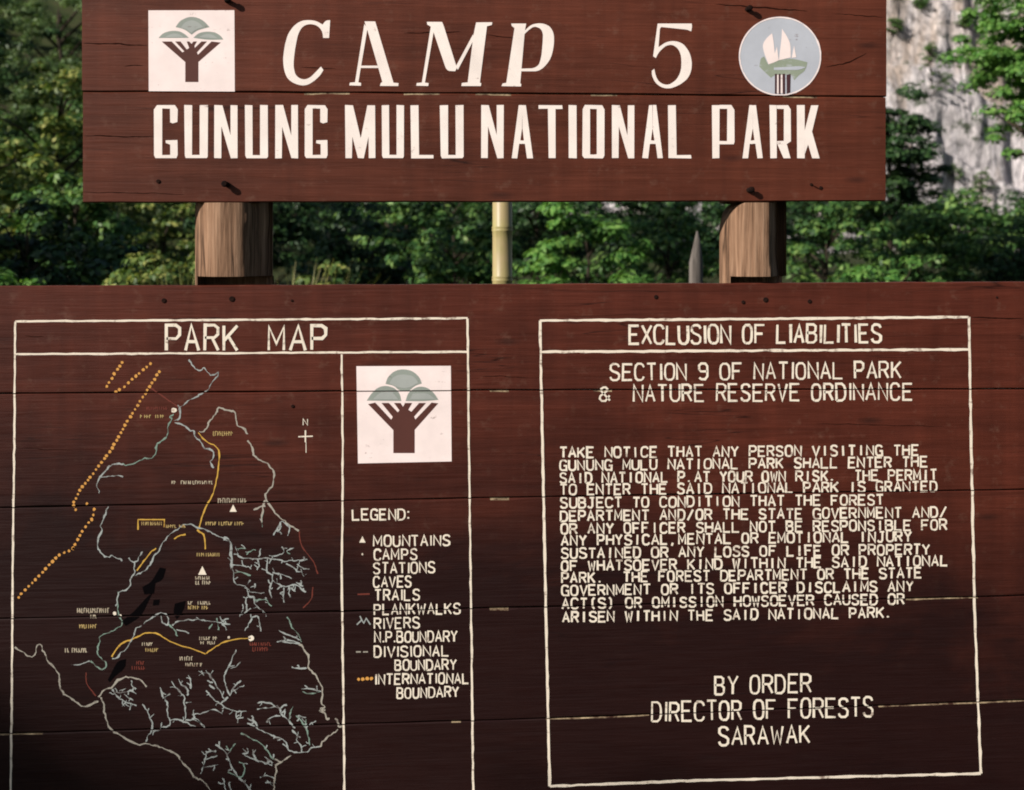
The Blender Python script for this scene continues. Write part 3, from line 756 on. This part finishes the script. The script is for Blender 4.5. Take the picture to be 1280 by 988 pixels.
for ch, xa, xb in (('G', 192.5, 222), ('U', 230, 260), ('N', 268, 297), ('U', 306, 335), ('N', 344, 372.4), ('G', 381, 409.5), ('M', 431, 469), ('U', 477, 505), ('L', 513, 542), ('U', 550, 579.4),
                   ('N', 601.5, 629.6), ('A', 639.6, 666), ('T', 673, 703), ('I', 710.5, 721), ('O', 728, 755.5), ('N', 765, 793), ('A', 803, 828.5), ('L', 835, 864), ('P', 890, 918), ('A', 928, 953.5), ('R', 962, 988.5), ('K', 996, 1024.5)):
    for pl in BLK[ch]:
        pt.poly([(xa + a * (xb - xa), 198 - b * 66.3) for a, b in pl], 0, None, 0.3)
pt.done('lettering', M['white'], header, 'white block lettering reading GUNUNG MULU NATIONAL PARK', US)

def sub_poly(pts, n=6): return pts
# emblem, upper left of header
pt = Paint(0.0008); e1 = tr((180, 5), 8.233)
pt.poly([(185.5, 13.2), (293, 13), (293.5, 115), (186, 115.3)], 0, -0.0004)
for pl, mi in (([(325, 240), (370, 175), (440, 142), (490, 133), (550, 142), (615, 175), (675, 240), (610, 256), (545, 275), (490, 318), (430, 272), (390, 254)], 1),
               ([(150, 352), (195, 302), (285, 275), (370, 283), (425, 315), (462, 350)], 1), ([(508, 350), (560, 302), (645, 283), (730, 293), (785, 325), (818, 368), (660, 372)], 1),
               ([(425, 805), (560, 805), (560, 598), (790, 398), (695, 388), (555, 525), (545, 500), (648, 388), (592, 388), (522, 455), (520, 430), (545, 388), (510, 388), (490, 412), (466, 388), (440, 388), (465, 455), (440, 470), (376, 388), (320, 388), (415, 490), (395, 500), (285, 388), (182, 388), (425, 600)], 2)):
    pt.poly(e1(pl) if mi == 2 else soften(e1(pl)), mi, -0.0006)
for pl in ([(380, 245), (420, 190), (490, 165), (560, 190), (610, 240), (540, 262), (490, 298), (440, 262)], [(215, 345), (290, 305), (360, 310), (410, 345)], [(560, 345), (640, 308), (710, 318), (760, 358)]):
    pt.poly(soften(e1(pl)), 3, -0.0009)
pt.done('emblem', [M['panelw'], M['eg'], M['trunkp'], M['eg2']], header, 'white square emblem of a domed tree', US)
# round emblem
pt = Paint(0.0008); e2 = tr((915, 10), 8.233)
pt.poly([(975 + 51.6 * math.cos(i * math.tau / 64), 70.6 + 49.6 * math.sin(i * math.tau / 64)) for i in range(64)], 0, -0.0004)
pt.line([(975 + 50.6 * math.cos(i * math.tau / 64), 70.6 + 48.6 * math.sin(i * math.tau / 64)) for i in range(65)], 1.6, 1, 0.1, 0.4)
for pl, mi, y in (([(280, 605), (295, 520), (330, 500), (372, 585), (480, 540), (600, 520), (700, 540), (775, 560), (765, 612), (740, 660), (690, 690), (640, 745), (610, 690), (440, 690), (400, 720), (340, 665)], 2, -0.0006),
               ([(375, 582), (330, 470), (312, 380), (350, 315), (412, 262), (425, 330), (440, 470), (462, 400), (480, 540), (440, 560)], 1, -0.0009),
               ([(482, 540), (492, 450), (508, 330), (514, 218), (560, 285), (602, 370), (604, 512), (560, 522)], 1, -0.0009), ([(614, 515), (638, 388), (660, 510)], 1, -0.0009),
               ([(430, 615), (700, 600), (760, 612), (690, 640), (430, 640)], 0, -0.0009),
               ([(440, 680), (462, 680), (460, 885), (440, 885)], 4, -0.0009), ([(478, 680), (500, 680), (498, 888), (480, 888)], 4, -0.0009), ([(518, 680), (545, 680), (545, 888), (520, 888)], 4, -0.0009), ([(560, 690), (602, 680), (598, 870), (562, 885)], 4, -0.0009),
               ([(462, 690), (478, 690), (480, 880), (460, 880)], 1, -0.0007), ([(500, 690), (518, 690), (520, 880), (498, 880)], 1, -0.0007)):
    pt.poly(soften(e2(pl)), mi, y)
pt.done('emblem', [M['disc'], M['panelw'], M['discg'], M['eg'], M['discd']], header, 'round pale blue emblem with white pinnacles over green', US)

# ---- notice board: borders
pt = Paint()
for pl in ([(19, 402), (300, 400), (584.5, 398)], [(20, 443), (300, 441.5), (584, 440)], [(19, 402), (18, 550), (16, 700), (15, 850), (13, 1030)],
           [(427, 443), (428.5, 560), (428, 640), (427, 720), (429, 850), (431, 1030)], [(584.5, 398), (586, 550), (588, 700), (590, 860), (592, 1030)], [(13, 1030), (592, 1010)]):
    pt.line(pl, 2.5, 0, 0.35, 0.25, 9)
pt.done('border', M['creamline'], notice, 'cream painted border of the map', LS)
pt = Paint()
for pl in ([(675, 401), (940, 399), (1211, 396.5)], [(677, 440), (940, 438.5), (1212, 437)], [(675, 401), (679, 600), (683, 800), (687, 983)], [(1211, 396.5), (1214, 560), (1218, 760), (1226, 967)], [(687, 983), (860, 976), (1226, 967)]):
    pt.line(pl, 3.1, 0, 0.35, 0.25, 9)
pt.done('border', M['creamline'], notice, 'cream painted border of the liability notice', LS)

# ---- notice board: writing
def lettering(label, rows, mat='cream', **kw):
    for r_ in rows:
        pt = Paint(); write(pt, *r_, **kw)
        pt.done('lettering', M[mat], notice, label % r_[0] if '%' in label else label, LS)
lettering('heading word %s over the map', [('PARK', 208, 438, 297, 438, 31, 3.5), ('MAP', 336, 438, 409, 437.5, 30, 3.5)])
lettering('heading reading EXCLUSION OF LIABILITIES', [('EXCLUSION OF LIABILITIES', 787, 430, 1101, 428, 22.5, 3.1)], prop=True)
lettering('subheading reading %s', [('SECTION 9 OF NATIONAL PARK', 763, 475.5, 1126, 472.5, 20, 2.55), ('&', 749, 501.5, 762, 501.5, 17, 2.5), ('NATURE RESERVE ORDINANCE', 792, 502, 1140, 500, 20.5, 2.55)], prop=True)
body = [("TAKE NOTICE THAT ANY PERSON VISITING THE", 700, 572, 1148, 569), ("GUNUNG MULU NATIONAL PARK SHALL ENTER THE", 700, 588, 1159, 583.5), ("SAID NATIONAL P.AT YOUR OWN RISK.  THE PERMIT", 700.5, 604, 1171, 600),
        ("TO ENTER THE SAID NATIONAL PARK IS GRANTED", 700.5, 618.5, 1171, 614), ("SUBJECT TO CONDITION THAT THE FOREST", 701, 635, 1104, 631), ("DEPARTMENT AND/OR THE STATE GOVERNMENT AND/", 701, 651.5, 1183, 646.5),
        ("OR ANY OFFICER SHALL NOT BE RESPONSIBLE FOR", 701.5, 667.5, 1183, 662.3), ("ANY PHYSICAL,MENTAL OR EMOTIONAL INJURY", 702, 682, 1139, 676.7), ("SUSTAINED OR ANY LOSS OF LIFE OR PROPERTY", 702, 698, 1161.5, 693),
        ("OF WHATSOEVER KIND WITHIN THE SAID NATIONAL", 702, 714, 1184, 707), ("PARK.  THE FOREST DEPARTMENT OR THE STATE", 702.5, 728.7, 1151.5, 722.4), ("GOVERNMENT OR ITS OFFICER DISCLAIMS ANY", 702.5, 744.3, 1141, 739),
        ("ACT(S) OR OMISSION HOWSOEVER CAUSED OR", 703, 761, 1130, 755), ("ARISEN WITHIN THE SAID NATIONAL PARK.", 703.5, 777.8, 1115, 772)]
lettering('notice line reading %s', [(a, b, c, d, e, 12.4, 2.3) for a, b, c, d, e in body])
lettering('signature line reading %s', [('BY ORDER', 894, 868, 1013, 865, 22, 2.6), ('DIRECTOR OF FORESTS', 815, 902, 1091, 895, 23.5, 2.6), ('SARAWAK', 899, 931.5, 1012, 928, 22, 2.6)], prop=True)
lettering('legend heading reading LEGEND', [('LEGEND:', 441, 650, 513, 649.5, 13, 2.2)], prop=True)
lettering('legend entry reading %s',
          [('MOUNTAINS', 467, 683, 562, 682, 13, 1.95), ('CAMPS', 468, 700, 521, 699.5, 13, 1.95), ('STATIONS', 467, 717, 543, 716, 13, 1.95), ('CAVES', 467, 734, 514, 733.5, 13, 2.05), ('TRAILS', 469, 751, 524, 750, 13, 2.05),
           ('PLANKWALKS', 468, 768.5, 575, 767, 13, 1.95), ('RIVERS', 468, 786, 524, 785, 13, 1.95), ('N.P.BOUNDARY', 468.5, 803, 571, 802, 13, 1.95), ('DIVISIONAL', 468, 821.5, 561, 820, 13, 1.95), ('BOUNDARY', 494, 838, 570, 837, 12.5, 1.95),
           ('INTERNATIONAL', 469, 855.5, 586, 854, 12.5, 2.05), ('BOUNDARY', 496.5, 873, 573, 871, 12.5, 1.95)], prop=True)
# emblem on the notice
pt = Paint(0.0008); e3 = tr((420, 380), 4.117)
pt.poly([(445.5, 458), (563.5, 457.5), (564.5, 577), (447.5, 579.5)], 0, -0.0004)
for pl, mi in (([(255, 412), (265, 378), (300, 345), (345, 335), (395, 345), (430, 378), (441, 410), (405, 422), (375, 450), (322, 445), (300, 422)], 1), ([(158, 498), (183, 460), (215, 430), (255, 420), (300, 432), (328, 460), (336, 500)], 1),
               ([(358, 500), (372, 455), (420, 424), (470, 430), (505, 460), (527, 494), (440, 502)], 1),
               ([(295, 768), (405, 768), (405, 648), (526, 512), (492, 508), (408, 595), (402, 580), (463, 510), (428, 510), (388, 555), (372, 545), (392, 510), (355, 510), (345, 530), (332, 510), (298, 510), (326, 548), (318, 558), (272, 510), (234, 510), (292, 582), (284, 596), (202, 508), (165, 516), (295, 650)], 2)):
    pt.poly(e3(pl) if mi == 2 else soften(e3(pl)), mi, -0.0006)
for pl in ([(275, 408), (300, 370), (345, 362), (400, 372), (425, 405), (375, 435), (322, 432)], [(190, 492), (225, 455), (290, 452), (322, 492)], [(380, 492), (395, 462), (470, 458), (510, 490)]):
    pt.poly(soften(e3(pl)), 3, -0.0009)
pt.done('emblem', [M['panelw'], M['eg'], M['trunkp'], M['eg2']], notice, 'white square emblem of a domed tree beside the legend', LS)

# ---- the painted map
TA, TB, TC, TD, TE, TF, TG, TH_, TI, TJ = (tr((0, 380), 3.1875), tr((0, 680), 3.206), tr((200, 480), 4.49), tr((200, 680), 3.208), tr((280, 640), 6.583),
    tr((100, 830), 6.256), tr((240, 800), 5.255), tr((110, 620), 7.056), tr((80, 740), 7.056), tr((150, 490), 6.5875))
def pp(s): return [[tuple(float(c) for c in q.split(',')) for q in l_.split()] for l_ in s.strip().split(';') if l_.strip()]
RIV = [(TA, "750,220 760,240 785,262 805,268 815,250 830,280 850,285 870,270 868,290 840,320 825,350 790,365 760,380 735,400 710,415 722,440 715,455 695,465; 490,640 455,635 420,665 385,705 395,755; 395,690 440,685 490,688"),
 (TJ, "430,225 395,280 400,330 380,380 330,415 300,440 305,490 280,535 230,545 170,555 130,590 40,605 20,590; 455,255 510,265 540,290 580,315 610,330 610,365 650,405 690,460 710,475 745,465 770,490 775,550 745,575 750,600 770,630; 480,110 500,150 500,210 470,235; 440,180 405,205 430,225"),
 (TH_, "185,95 150,150 140,200 105,260 125,310 90,370 80,440 90,480 160,540 190,545 215,520 240,550 290,550 300,570; 360,545 385,575 415,590 440,570 460,530 485,500; 415,590 405,640 420,680 375,720 375,790 340,835 280,845 260,880 255,930 245,980; 420,700 470,680 520,640 560,590 565,550 620,490 650,440 670,400 700,350 740,330 800,290 830,260 900,245 960,280 1050,300 1130,350 1180,370 1240,370 1255,420 1260,640"),
 (TE, "0,205 40,215 60,270 65,360 60,440 75,490 85,580 110,605 180,610 195,650 195,690; 90,290 105,340 120,375 220,380 270,385 320,385 360,380 440,395 530,405 600,400 640,395 690,395; 100,310 140,300 185,300; 190,345 230,310 260,320; 290,370 300,300; 280,390 290,430 275,480; 60,440 130,435 200,450 225,470; 80,500 140,490 215,525; 360,380 350,440 350,500 390,505 400,560 440,600 500,615 560,605 600,595 640,640 670,660; 400,495 440,505 480,520 560,550; 470,520 470,555; 510,420 560,455 610,490 680,515; 600,430 650,465 700,470; 640,490 660,530; 490,620 490,680 490,740; 460,680 490,650; 530,620 545,700; 550,620 590,660; 600,580 650,610; 400,570 375,620 385,680 395,710; 370,360 420,365 470,355 490,320 470,290; 510,330 540,300 575,300; 510,330 545,345; 195,660 260,660 330,670; 195,700 240,700 250,720 260,770 300,800 350,830 345,860; 250,720 350,720 365,755 390,775; 350,700 350,720; 190,700 175,740 190,780 190,830 130,840 125,860; 150,760 155,800; 200,600 215,560; 250,630 260,590; 470,85 440,140 410,190; 440,130 470,190; 470,80 545,115 540,160 525,200; 265,850 220,890 170,980; 265,850 300,910 300,980; 320,0 310,120"),
 (TI, "480,0 465,100 480,190 500,230 520,300 480,310 430,350 350,375 305,400 330,440 300,470 295,560 330,600 375,620 370,670 330,685 290,660 240,610; 230,610 150,640 60,650; 420,590 470,585 490,540 560,500 590,430 625,370 630,320 680,300; 700,280 750,245 800,220 830,185 890,185 915,220 930,280 900,300 860,260 850,200; 930,290 980,350 1000,390; 990,340 1060,340 1100,370; 960,300 1000,260 1060,250 1160,240 1265,250"),
 (TD, "130,300 190,310 230,310 280,325; 210,320 195,340; 230,300 235,345; 240,290 265,345; 250,310 275,300; 510,290 525,330 560,370 565,395; 480,350 520,365 555,385; 470,390 520,385 560,400"),
 (TF, "250,190 280,240 330,290 400,310 440,330; 270,220 340,230 400,200 440,240; 400,130 410,180 440,200; 330,290 350,330; 400,310 385,360; 350,240 380,270 420,280; 310,210 360,190; 490,320 540,390 570,470 565,520 530,570 515,610; 570,520 630,520 640,450; 630,490 710,490 700,440 680,400 690,300 650,260 630,180; 650,270 700,240; 710,440 780,430 830,460 900,490; 820,440 940,440 980,500; 890,360 890,430; 720,140 770,210 820,250 810,300 830,360 815,430; 770,110 800,170 850,200 840,250; 850,90 870,130 860,190; 830,310 870,300; 1000,60 1030,110"),
 (TG, "290,65 265,130 235,185 215,230 215,290 240,350 245,370; 235,185 280,185 320,145; 250,370 270,310 320,270; 265,340 345,295; 45,230 80,215 110,210 140,260 170,320 210,385; 60,205 80,230; 100,270 140,280; 110,300 150,320; 90,330 140,390 190,420 250,460 290,470 350,470; 190,420 240,380; 290,470 290,520 340,510; 0,490 80,480 140,450 180,470 200,490; 0,520 40,520 80,570; 430,410 510,410 550,440 580,450 585,490 620,510 640,540 680,580; 430,455 490,450 550,435; 580,445 625,425; 490,540 510,510 580,500; 665,430 640,480 645,540; 365,515 410,540 430,580; 365,545 430,580 500,620 560,640 620,665 630,740 760,740 780,700 840,705; 390,515 420,550; 680,500 730,540 745,575; 690,500 745,510; 750,520 745,570 765,620 775,690; 745,580 810,530; 660,590 690,630 680,660 720,690 720,740; 690,630 715,640; 555,5 640,20 700,25; 655,182 755,185; 720,320 780,320 850,340; 730,345 790,355 840,345; 320,610 400,655 460,680 500,740 545,790; 340,750 370,775 440,795 530,825; 330,750 370,740 360,710; 400,720 410,770 440,800; 480,770 530,810; 540,910 490,890 450,900; 535,940 480,940; 530,960 490,925; 155,685 210,720 240,770 260,840 290,885 320,910 360,960 395,1010; 230,700 240,740 285,680; 240,870 290,900 340,900 350,830 310,795; 95,730 85,790 70,850 55,880; 90,740 160,730; 85,785 170,760; 75,835 170,820; 200,910 225,1010; 240,930 265,1010")]
pt = Paint()
for T_, s_ in RIV:
    for l_ in pp(s_): pt.line(T_(l_), 1.35, 1 if random.random() < 0.15 else 0, 0.8, 0.7, 1.8, True)
    pt.done('map_river', [M['river'], M['rivgreen']], notice, None, LS); pt = Paint()
for l_ in ([(446, 781), (452, 775), (455, 779), (458, 773), (463, 781)], [(452, 775), (450, 770)]): pt.line(l_, 1.5)
pt.done('map_symbol', [M['river'], M['rivgreen']], notice, 'grey river symbol of the legend', LS)
_rr = random.Random(4)
_tw = []
for T_, s_ in RIV:
    if T_ in (TE, TG, TF, TD):
        for l_ in pp(s_):
            q_ = [Vector(v) for v in T_(l_)]
            for a_, b_ in zip(q_, q_[1:]):
                if (b_ - a_).length > 4 and _rr.random() < 0.55:
                    m_ = a_.lerp(b_, _rr.uniform(.3, .8)); d_ = (b_ - a_).normalized(); n_ = Vector((-d_.y, d_.x)) * _rr.choice((-1, 1))
                    e_ = m_ + (n_ * .8 - d_ * .5) * _rr.uniform(3.5, 7.5); _tw.append([tuple(m_), tuple(m_.lerp(e_, .5) + n_ * .5), tuple(e_)])
pt = Paint()
for l_ in _tw: pt.line(l_, 1.1, 0, 0.8, 0.6, 1.8, True)
pt.done('map_river', [M['river']], notice, 'short side streams painted on the map', LS)
BND = [(TJ, "650,330 690,330 720,290 735,240 790,180 815,125 850,145 930,155 955,180 950,230 975,280 1030,310 1045,350"), (TC, "490,320 520,350 525,395 545,420 605,445 620,480 640,490 640,560 600,605 590,640 625,690 650,730 690,765 740,800 780,825; 590,650 575,700 570,780; 530,710 560,690 590,685"),
 (TB, "60,415 120,455 140,450 150,405 165,400 180,450 210,490 240,520 240,590 290,620 335,660 395,630"),
 (TF, "150,265 180,210 250,185 290,130 350,105 420,105 480,130 520,175; 165,260 190,330 195,430 230,500 300,550 370,595 440,630 550,625 640,655 760,700 800,770 850,820 900,890 960,910 1000,960 1030,1010"),
 (TG, "700,25 740,60 775,120 760,180 800,220 850,290 855,350 850,420 880,440 840,450 880,460 835,470 870,475 880,520 905,520; 940,515 965,545 965,575 990,575; 840,705 850,670 960,590; 545,825 590,800 650,760; 545,830 555,880 540,920 535,1010; 545,790 590,800")]
pt = Paint()
for T_, s_ in BND:
    for l_ in pp(s_): pt.line(T_(l_), 1.75, 0, 0.8, 0.5, 1.8, True)
    pt.done('map_boundary', M['bound'], notice, None, LS); pt = Paint()
for a in (445, 454): pt.line([(a, 815), (a + 6, 815)], 1.6)
pt.done('map_symbol', M['bound'], notice, 'grey dash symbol of the legend', LS)
pt = Paint()
for T_, s_ in ((TA, "790,515 820,550 870,570 875,610 865,690 850,760 820,810 800,860 795,895"), (TH_, "960,300 1030,340 1035,470; 430,660 480,590 560,490 600,460; 760,380 800,350 860,340"),
               (TI, "420,570 450,520 510,450 560,430 600,420 660,390 720,360 820,360 900,420 1000,465 1130,500 1250,550"), (TD, "185,440 240,400 300,380 365,378")):
    if T_ is TA:
        pt = Paint(); pt.line(TA([(550, 900), (550, 860), (655, 860), (655, 890)]), 1.4, 0, 0.2, 0.4, 3); pt.done('map_trail', M['yellow'], notice, 'yellow bracket on the map', LS)
    for l_ in pp(s_):
        pt = Paint(); pt.line(T_(l_), 1.5, 0, 0.4, 0.4, 2.5, True); pt.done('map_trail', M['yellow'], notice, 'yellow trail painted on the map', LS)
pt = Paint()
for T_, s_ in ((TA, "600,335 650,370 710,410"), (TB, "345,515 345,560 385,610"), (TE, "620,160 630,280 700,360 750,430 770,510; 730,620 725,720 650,790")):
    for l_ in pp(s_):
        pt = Paint(); pt.line(T_(l_), 1.3, 0, 0.3, 0.3, 2.5, True); pt.done('map_trail', M['red'], notice, 'faded red line on the map', LS)
pt = Paint()
pt.line([(447, 743), (462, 742.6)], 1.8)
pt.done('map_symbol', M['red'], notice, 'red trail dash of the legend', LS)
pt = Paint()
def dots(pts, step=6.2, r=1.95):
    global pt
    pt = Paint(); pts = [Vector(q) for q in pts]; acc = 0.0
    for a, b in zip(pts, pts[1:]):
        L_ = (b - a).length
        while acc <= L_:
            q = a.lerp(b, acc / L_); pt.dot(q.x + random.uniform(-.5, .5), q.y + random.uniform(-.5, .5), r * random.uniform(.75, 1.15)); acc += step * random.uniform(.9, 1.1)
        acc -= L_
    pt.done('dotted_boundary', M['orange'], notice, 'row of orange dots on the map', LS)
dots(TA([(488, 232), (450, 290), (418, 345)])); dots(TA([(600, 238), (540, 290), (500, 325), (455, 356)])); dots(TA([(635, 270), (590, 340), (545, 410), (510, 465), (450, 570), (385, 660), (320, 740), (290, 800), (305, 825)]), 5.6)
dots(TA([(375, 820), (370, 850), (330, 905), (290, 975)])); dots(TB([(295, 20), (235, 45), (160, 125), (100, 185), (65, 225)])); dots([(448, 849), (465, 848.6)], 5.5, 2.0)
dots(TA([(345, 795), (345, 808)]))
for pl in ([(640, 95), (665, 100), (652, 145), (622, 158), (618, 200), (578, 202), (570, 172), (610, 150)], [(612, 196), (566, 290), (505, 330), (488, 312), (540, 268), (590, 212)], [(700, 240), (745, 228), (735, 270), (708, 302), (694, 280)], [(470, 470), (505, 462), (500, 500), (465, 525), (440, 555), (432, 545), (455, 500)], [(615, 225), (640, 222), (636, 245), (612, 248)]):
    pt = Paint(); pt.poly(soften(TB(pl)), 0, None, 0.3); pt.done('map_cave', M['black'], notice, None, LS)
pt = Paint()
def tri(x, y, s):
    p_ = Paint(); p_.poly([(x, y - s), (x + s * .85, y + s * .75), (x - s * .85, y + s * .75)]); p_.done('mountain_symbol', M['cream'], notice, None, LS)
tri(253, 714, 6.2); tri(291.5, 636, 5.2); tri(453, 675, 4.6)
for x, y, r in ((217.3, 513, 3.4), (313.8, 798, 3.4), (143.5, 767, 2.3), (150, 770, 2.2), (286, 797, 1.6), (453, 693, 1.2)):
    p_ = Paint(); p_.dot(x, y, r); p_.done('map_dot', M['cream'], notice, None, LS)
pt.line([(373, 546), (391, 545.6)], 1.5); pt.line([(382, 538), (382, 553)], 1.7); pt.line([(382.5, 553), (382.5, 566)], 0.8)
pt.line([(379, 531.5), (379, 524), (384.5, 531.5), (384.5, 524)], 1.1)
pt.done('north_mark', M['cream'], notice, None, LS)
# worn captions, no longer legible: small brush ticks
pt = Paint()
def caption(x0, y0, x1, y1, mi):
    x = x0; h_ = y1 - y0
    while x < x1:
        w_ = random.uniform(1.4, 2.2)
        if random.random() > 0.1:
            pt.line([(x, y1), (x + random.uniform(-.3, .3), y0)], 1.0, mi, 0.1)
            if random.random() < .7: pt.line([(x, random.choice((y0, (y0 + y1) / 2, y1))), (x + w_, random.choice((y0, (y0 + y1) / 2, y1)))], 0.9, mi, 0.1)
        x += w_ + 1.0
for T_, rects in ((TA, [(585, 410, 665, 422, 2), (560, 442, 650, 455, 0), (850, 508, 930, 525, 0), (685, 705, 845, 718, 1), (870, 775, 980, 793, 1), (565, 868, 650, 882, 0), (662, 880, 735, 892, 0), (820, 868, 970, 882, 0)]),
                  (TB, [(790, 36, 890, 50, 0), (785, 130, 845, 143, 1), (785, 148, 845, 162, 1), (755, 230, 840, 243, 1), (755, 248, 840, 262, 0), (310, 258, 440, 276, 1), (355, 284, 400, 298, 1), (320, 323, 385, 338, 0), (262, 418, 350, 435, 1), (570, 395, 610, 408, 1), (585, 418, 630, 432, 0), (530, 470, 580, 484, 2), (530, 490, 580, 504, 2), (800, 372, 870, 385, 1), (805, 390, 865, 402, 1), (722, 452, 775, 467, 1), (745, 477, 805, 491, 1)]),
                  (TD, [(362, 395, 440, 408, 2), (362, 414, 435, 430, 2)])):
    for (a, b, c, d, mi) in rects:
        pt = Paint(); (xa, ya), (xb, yb) = T_([(a, b), (c, d)]); caption(xa, ya, xb, yb, mi)
        pt.done('map_caption', [M['capy'], M['capw'], M['red']], notice, None, LS)

# ---- drying cracks
t = NT('dark crack wood'); M['crack'] = t.fin((0.018, 0.006, 0.004), 0.95, 0.0)  # near-black brown fill of the cracks
def cracks(parent, rows, seams):
    pt = Paint(0.0002); y0 = -0.0003
    for pts, wd in rows:
        q = [Vector(v) for v in pts]; den = []
        for u_, v_ in zip(q, q[1:]):
            n_ = max(2, int((v_ - u_).length / 4)); den += [u_.lerp(v_, i / n_) for i in range(n_)]
        den.append(q[-1]); N_ = len(den); up_, lo_ = [], []
        for i, d_ in enumerate(den):
            w_ = wd * 0.36 * (math.sin(math.pi * min(1, max(0.0, i / (N_ - 1)))) ** 0.5 + 0.05) * random.uniform(0.6, 1.3)
            dy = noise.noise(Vector((d_.x * 0.06, d_.y, 3))) * 1.4
            up_.append((d_.x, d_.y + dy - w_)); lo_.append((d_.x, d_.y + dy + w_))
        for i in range(N_ - 1): pt.poly([up_[i], up_[i + 1], lo_[i + 1], lo_[i]], 0, y0)
    pt.done('crack', M['crack'], parent, None, seams)
cracks(header, [([(103, 54.5), (140, 55), (187, 57.5)], 2.2), ([(103, 170), (150, 171), (194, 171)], 1.8), ([(155, 83), (180, 82)], 1.6), ([(504, 41.5), (540, 41), (576, 40)], 2.0),
    ([(608, 43), (625, 46), (652, 49)], 1.6), ([(1032, 84), (1062, 78), (1084, 66)], 2.0), ([(894, 5), (925, 8), (1010, 14)], 2.2), ([(1040, 17), (1106, 22)], 1.3), ([(103, 240), (230, 243)], 1.3), ([(375, 84), (420, 86)], 1.2),
    ([(1015, 232), (1028, 238)], 3.0), ([(300, 232), (303, 20)], 0.0)][:-1], US)
cracks(notice, [([(1212, 397), (1280, 399)], 2.0), ([(600, 470), (660, 472)], 1.2), ([(30, 420), (55, 421)], 1.2), ([(1095, 700), (1110, 688)], 1.0), ([(20, 560), (90, 563)], 1.0), ([(1020, 530), (1180, 533)], 1.1)], LS)

# ---- nails and bolts
def nail(px, py, r, out, parent, bend=0.0, name='nail'):
    q = P(px, py); bm = bmesh.new()
    if out > 0.008:
        tube(bm, [(0, 0.012, 0), (0, -out * .5, 0), (bend, -out, 0.001)], [r * .85, r * .75, r * .6], 10)
        tube(bm, [(bend, -out + .001, 0.001), (bend * 1.05, -out - .004, 0.001), (bend * 1.08, -out - .006, 0.001)], [r * .9, r * .9, r * .6], 12)
    else:
        tube(bm, [(0, 0.004, 0), (0, -out, 0), (0, -out - 0.0008, 0)], [r, r, r * .7], 12)
    bmesh.ops.recalc_face_normals(bm, faces=bm.faces)
    o = obj(name, bm, M['iron'], parent, False); o.location = q
    return o
for px, py, r, out in ((284, 231, .0082, .014), (936, 238, .008, .012), (284, 1, .008, .015), (934, 12, .0075, .013)): nail(px, py, r, out, header, random.uniform(-.004, .004), 'bolt')
for px, py, r in ((198, 227, .0048), (1014, 231, .0035), (1026, 235, .0040)): nail(px, py, r, .0015, header)
for px, py, r in ((205, 376, .0055), (290, 374, .0066), (365, 376, .0028), (820, 371.5, .0050), (929, 378, .0045), (957, 375, .0062), (1012, 377, .0050), (366, 508, .004), (1246, 372, .0026)): nail(px, py, r, .0012, notice)

# ------------------------------------------------------------------ bamboo pole and stake behind
xa = P(628, 300, 0.9).x
bm = bmesh.new()
rr = 0.0305
zs = [(-0.3, 1.0)]
z = 0.03
nodes_ = [P(628, 349, 0.9).z, P(628, 287, 0.9).z]
nodes_ = [0.1, 0.42, 0.76, 1.12] + [n_ for n_ in nodes_] + [1.95]
for n_ in nodes_:
    zs += [(n_ - 0.03, 1.0), (n_ - 0.006, 1.02), (n_ - 0.0015, 1.10), (n_ + 0.0015, 0.98), (n_ + 0.005, 1.09), (n_ + 0.010, 1.0)]
zs.append((2.06, 0.95)); zs.sort()
zz = [zs[0]]
for a in zs[1:]:
    if a[0] - zz[-1][0] > 0.001: zz.append(a)
tube(bm, [(0, 0, a) for a, _ in zz], [rr * b for _, b in zz], 24)
o = obj('bamboo_pole', bm, M['bamboo'], None, True); o.location = (xa, 0.9, 0)
tag(o, 'upright yellow bamboo pole seen between the two boards', 'pole')

bm = bmesh.new(); dd = 6.2; p = at(869, dd); ht = hgt(289, dd)
tube(bm, [(0, 0, -0.2), (0.005, 0, 0.5), (0.0, 0, 1.0), (0.002, 0, ht - 0.16), (0.010, 0, ht - 0.05), (0.014, 0, ht)], [0.055, 0.05, 0.042, 0.034, 0.017, 0.004], 7)
for v in bm.verts: v.co += Vector((noise.noise(v.co * 9), noise.noise(v.co * 9 + Vector((5, 0, 0))), 0)) * 0.006
o = obj('wooden_stake', bm, M['stake'], None, True); o.location = p
tag(o, 'pale weathered pointed stake left of the right post', 'stake')
